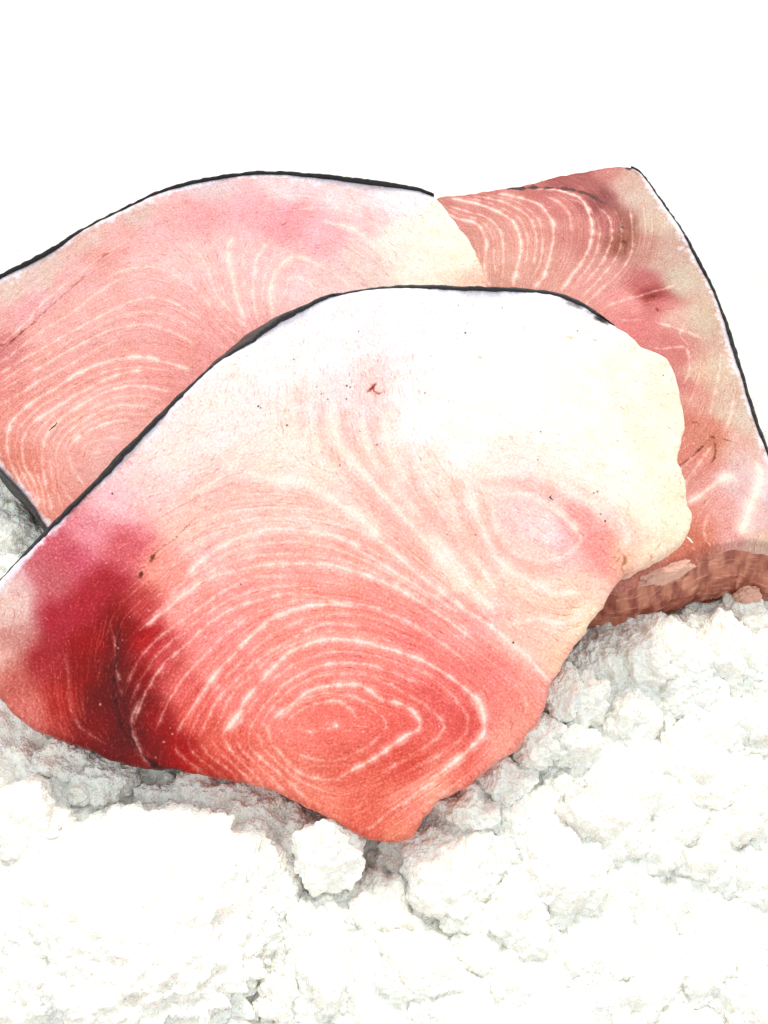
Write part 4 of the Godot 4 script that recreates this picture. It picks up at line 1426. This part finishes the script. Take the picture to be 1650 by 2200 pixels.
# ---- small things lying on the steaks ----
func bristle(called: String, at: Vector3, pts: Array, thick: float, m: Material, label: String, category: String) -> void:
	var v := PackedVector3Array()
	var n := PackedVector3Array()
	var f := PackedInt32Array()
	var curve := Curve3D.new()
	for p in pts: curve.add_point(p)
	curve.bake_interval = 0.0003
	var steps := 18
	for i in steps + 1:
		var s := curve.get_baked_length() * i / steps
		var p := curve.sample_baked(s, true)
		var q := curve.sample_baked(minf(s + 0.0003, curve.get_baked_length()), true) - curve.sample_baked(maxf(s - 0.0003, 0.0), true)
		var a := q.normalized().cross(Vector3(0.3, 0.8, 0.5)).normalized()
		var b := q.normalized().cross(a)
		var w := thick * (0.25 + 0.75 * sin(PI * clampf(float(i) / steps, 0.03, 0.97)))
		for k in 8:
			var e := a * cos(k * TAU / 8.0) + b * sin(k * TAU / 8.0)
			v.append(p + e * w)
			n.append(e)
	for i in steps:
		for k in 8:
			var a := i * 8 + k
			var b := i * 8 + (k + 1) % 8
			f.append_array([a, b, a + 8, b, b + 8, a + 8])
	for k in range(0, f.size(), 3):
		if (v[f[k + 1]] - v[f[k]]).cross(v[f[k + 2]] - v[f[k]]).dot(n[f[k]]) > 0.0:
			var s := f[k + 1]
			f[k + 1] = f[k + 2]
			f[k + 2] = s
	var o := MeshInstance3D.new()
	o.name = numbered(called)
	o.mesh = mesh_of(v, n, f)
	o.material_override = m
	o.position = at
	add_child(o)
	tag(o, label, category)


func _ready() -> void:
	# camera
	var cam := Camera3D.new()
	cam.name = "camera"
	cam.fov = 50.0
	cam.near = 0.01
	cam.far = 20.0
	add_child(cam)
	cam.look_at_from_position(Vector3(0, 0.318198, 0.318198), Vector3.ZERO, Vector3.UP)
	cam.current = true
	# sky, sun, exposure: a bright veiled sky, the sun high behind the steaks
	var sky := ProceduralSkyMaterial.new()
	sky.sky_top_color = Color(0.965, 0.985, 0.985)
	sky.sky_horizon_color = Color(0.84, 0.86, 0.86)
	sky.sky_curve = 0.4
	sky.ground_horizon_color = Color(0.70, 0.74, 0.75)
	sky.ground_bottom_color = Color(0.45, 0.46, 0.46)
	sky.sun_angle_max = 0.0
	var env := Environment.new()
	env.background_mode = Environment.BG_SKY
	env.sky = Sky.new()
	env.sky.sky_material = sky
	env.background_energy_multiplier = 0.72
	env.tonemap_mode = Environment.TONE_MAPPER_LINEAR
	env.tonemap_exposure = 2.0
	env.sdfgi_enabled = true
	env.ssao_enabled = true
	env.ssil_enabled = true
	var world := WorldEnvironment.new()
	world.name = "world_environment"
	world.environment = env
	add_child(world)
	var sun := DirectionalLight3D.new()
	sun.name = "sun"
	sun.light_energy = 0.36
	sun.light_color = Color(1.0, 0.97, 0.92)
	sun.light_angular_distance = 18.0
	sun.shadow_enabled = true
	add_child(sun)
	sun.look_at_from_position(Vector3(0.15, 1.0, -0.55), Vector3.ZERO, Vector3.UP)

	# ice material
	cobble.seed = 11
	cobble.noise_type = FastNoiseLite.TYPE_CELLULAR
	cobble.cellular_return_type = FastNoiseLite.RETURN_DISTANCE
	cobble.cellular_jitter = 1.0
	cobble.frequency = 1.0 / 0.02
	cobble.fractal_type = FastNoiseLite.FRACTAL_NONE
	crumb = Steak.noise(12, 1.0 / 0.0055, 4)
	heave = Steak.noise(13, 1.0 / 0.11, 2)
	var ice := StandardMaterial3D.new()
	ice.albedo_color = Color(0.980, 0.962, 0.934)
	ice.subsurf_scatter_enabled = true
	ice.subsurf_scatter_strength = 0.22
	ice.roughness = 0.55
	ice.metallic_specular = 0.35
	var frost := NoiseTexture2D.new()
	frost.width = 512
	frost.height = 512
	frost.seamless = true
	frost.noise = Steak.noise(31, 0.07, 4)
	ice.heightmap_enabled = true
	ice.heightmap_texture = frost
	ice.heightmap_scale = 0.14
	ice.uv1_triplanar = true
	ice.uv1_world_triplanar = true
	ice.uv1_scale = Vector3.ONE * 18.0

	var skin := StandardMaterial3D.new()
	skin.albedo_color = Color(0.17, 0.165, 0.175)
	skin.roughness = 0.45
	skin.metallic_specular = 0.4
	var scales := NoiseTexture2D.new()
	scales.width = 512
	scales.height = 512
	scales.seamless = true
	scales.noise = Steak.noise(41, 0.06, 4)
	skin.heightmap_enabled = true
	skin.heightmap_texture = scales
	skin.heightmap_scale = 0.06
	skin.uv1_scale = Vector3(1.0, 1.0, 1.0)

	# steaks
	var f := front_steak()
	f.seed_number = 3
	f.skin_width = 1.25
	f.dark_patch = Steak.points([-115.4, -29.6, -101.0, -32.5, -93.6, -47.8, -84.6, -61.0, -73.6, -77.7, -67.4, -96.0, -59.3, -117.4, -66.5, -120.1, -90.1, -117.4, -108.8, -108.5, -120.5, -96.0, -127.5, -74.1, -128.9, -53.5])
	var l := left_steak()
	l.seed_number = 104
	l.streak_amount = 0.7
	l.skin_width = 0.75
	var r := right_steak()
	r.seed_number = 205
	r.streak_amount = 0.8
	r.skin_width = 0.7
	r.ripples = 0.08
	r.dark_patch = Steak.points([-6.8, 97.6, 11.3, 105.4, 42.2, 112.9, 45.9, 99.3, 46.0, 76.2, 43.6, 53.9, 34.0, 53.9, 31.2, 76.2, 20.2, 90.9, 5.7, 96.6])
	for s: Steak in [f, l, r]: s.prepare()
	lay_support([[right_place, r, 0.002], [left_place, l, 0.002], [front_place, f, 0.006]])
	ice_bed(ice)

	var side := StandardMaterial3D.new()
	side.roughness = 0.45
	side.albedo_texture = side_picture()
	side.heightmap_enabled = true
	var side_relief := NoiseTexture2D.new()
	side_relief.width = 512
	side_relief.height = 128
	side_relief.seamless = true
	side_relief.noise = Steak.noise(51, 0.03, 4)
	side.heightmap_texture = side_relief
	side.heightmap_scale = 0.05
	r.side_material = side
	var o := steak_root("fish_steak", right_place, "rearmost steak lying flat at right, skin edge on its right, brown cut side showing")
	r.build(o, flesh_material(r), skin)
	var pale := StandardMaterial3D.new()
	pale.albedo_color = Color(0.84, 0.65, 0.58)
	pale.roughness = 0.4
	var ball := icosphere(5)
	lobe(o, "pale_flap", ball, Vector3(0.0413, -0.1269, 0.0290), Vector3(0.014, 0.0045, 0.005), 0.3, 901, pale)
	lobe(o, "fat_knob", ball, Vector3(0.0844, -0.1285, 0.0080), Vector3(0.006, 0.004, 0.006), 0.0, 902, pale)
	o = steak_root("fish_steak", left_place, "pink ringed steak behind at left, half hidden under the front one")
	l.build(o, flesh_material(l), skin)
	o = steak_root("fish_steak", front_place, "large front steak with dark red muscle at its left and cream fat at right")
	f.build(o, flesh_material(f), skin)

	ice_lumps(ice)

	# bits
	var black := StandardMaterial3D.new()
	black.albedo_color = Color(0.10, 0.08, 0.08)
	black.roughness = 0.6
	var bone := StandardMaterial3D.new()
	bone.albedo_color = Color(0.93, 0.90, 0.84)
	bone.roughness = 0.4
	bristle("dark_bristle", Vector3(-0.1494, -0.0061, -0.0596), [Vector3(0.0012, 0.0011, -0.003), Vector3(0.0010, 0.0013, -0.0008), Vector3(-0.0002, 0.0013, 0.0012), Vector3(-0.0015, 0.0004, 0.0026)], 0.00032, black, "thin curved dark bristle lying on the left steak's rings", "bristle")
	bristle("dark_bristle", Vector3(0.0685, 0.0026, -0.0042), [Vector3(0.0002, 0.0016, -0.0012), Vector3(-0.0006, 0.0018, 0.0), Vector3(0.0008, 0.0012, 0.0012)], 0.00030, black, "tiny dark hooked bristle on the pale part of the front steak", "bristle")
	bristle("bone_sliver", Vector3(0.1242, -0.0065, 0.0104), [Vector3(-0.0008, 0.001, -0.0016), Vector3(0.0, 0.0012, 0.0), Vector3(0.0013, 0.0004, 0.0014)], 0.0004, bone, "tiny white bone sliver sticking out of the front steak's right corner", "bone")

# a soft knob of fat or membrane on a steak's cut side
func lobe(root: Node3D, called: String, ball: Array, at: Vector3, size: Vector3, turn: float, number: int, m: Material) -> void:
	var o := MeshInstance3D.new()
	o.name = called
	o.mesh = clump(ball, 0.02, number, 1.0)
	o.material_override = m
	o.transform = Transform3D(Basis(Vector3(0, 0, 1), turn).scaled_local(size / 0.02), at)
	root.add_child(o, true)

func side_picture() -> ImageTexture:
	var w := 1024
	var h := 128
	var fibre := Steak.noise(61, 1.0, 4)
	var blot := Steak.noise(62, 0.012, 3).get_image(w, h).get_data()
	var bytes := PackedByteArray()
	bytes.resize(w * h * 3)
	for y in h:
		for x in w:
			var g := fibre.get_noise_2d(x * 0.007, y * 0.10) * 0.5 + 0.5
			var b := blot[y * w + x] / 255.0
			var c := Vector3(0.77, 0.50, 0.40).lerp(Vector3(0.55, 0.27, 0.22), smoothstep(0.1, 0.9, b)).lerp(Vector3(0.92, 0.76, 0.70), smoothstep(0.55, 0.85, g) * 0.45)
			c *= 0.9 + 0.2 * g
			var o := (y * w + x) * 3
			bytes[o] = int(clampf(c.x, 0, 1) * 255)
			bytes[o + 1] = int(clampf(c.y, 0, 1) * 255)
			bytes[o + 2] = int(clampf(c.z, 0, 1) * 255)
	return ImageTexture.create_from_image(Image.create_from_data(w, h, false, Image.FORMAT_RGB8, bytes))
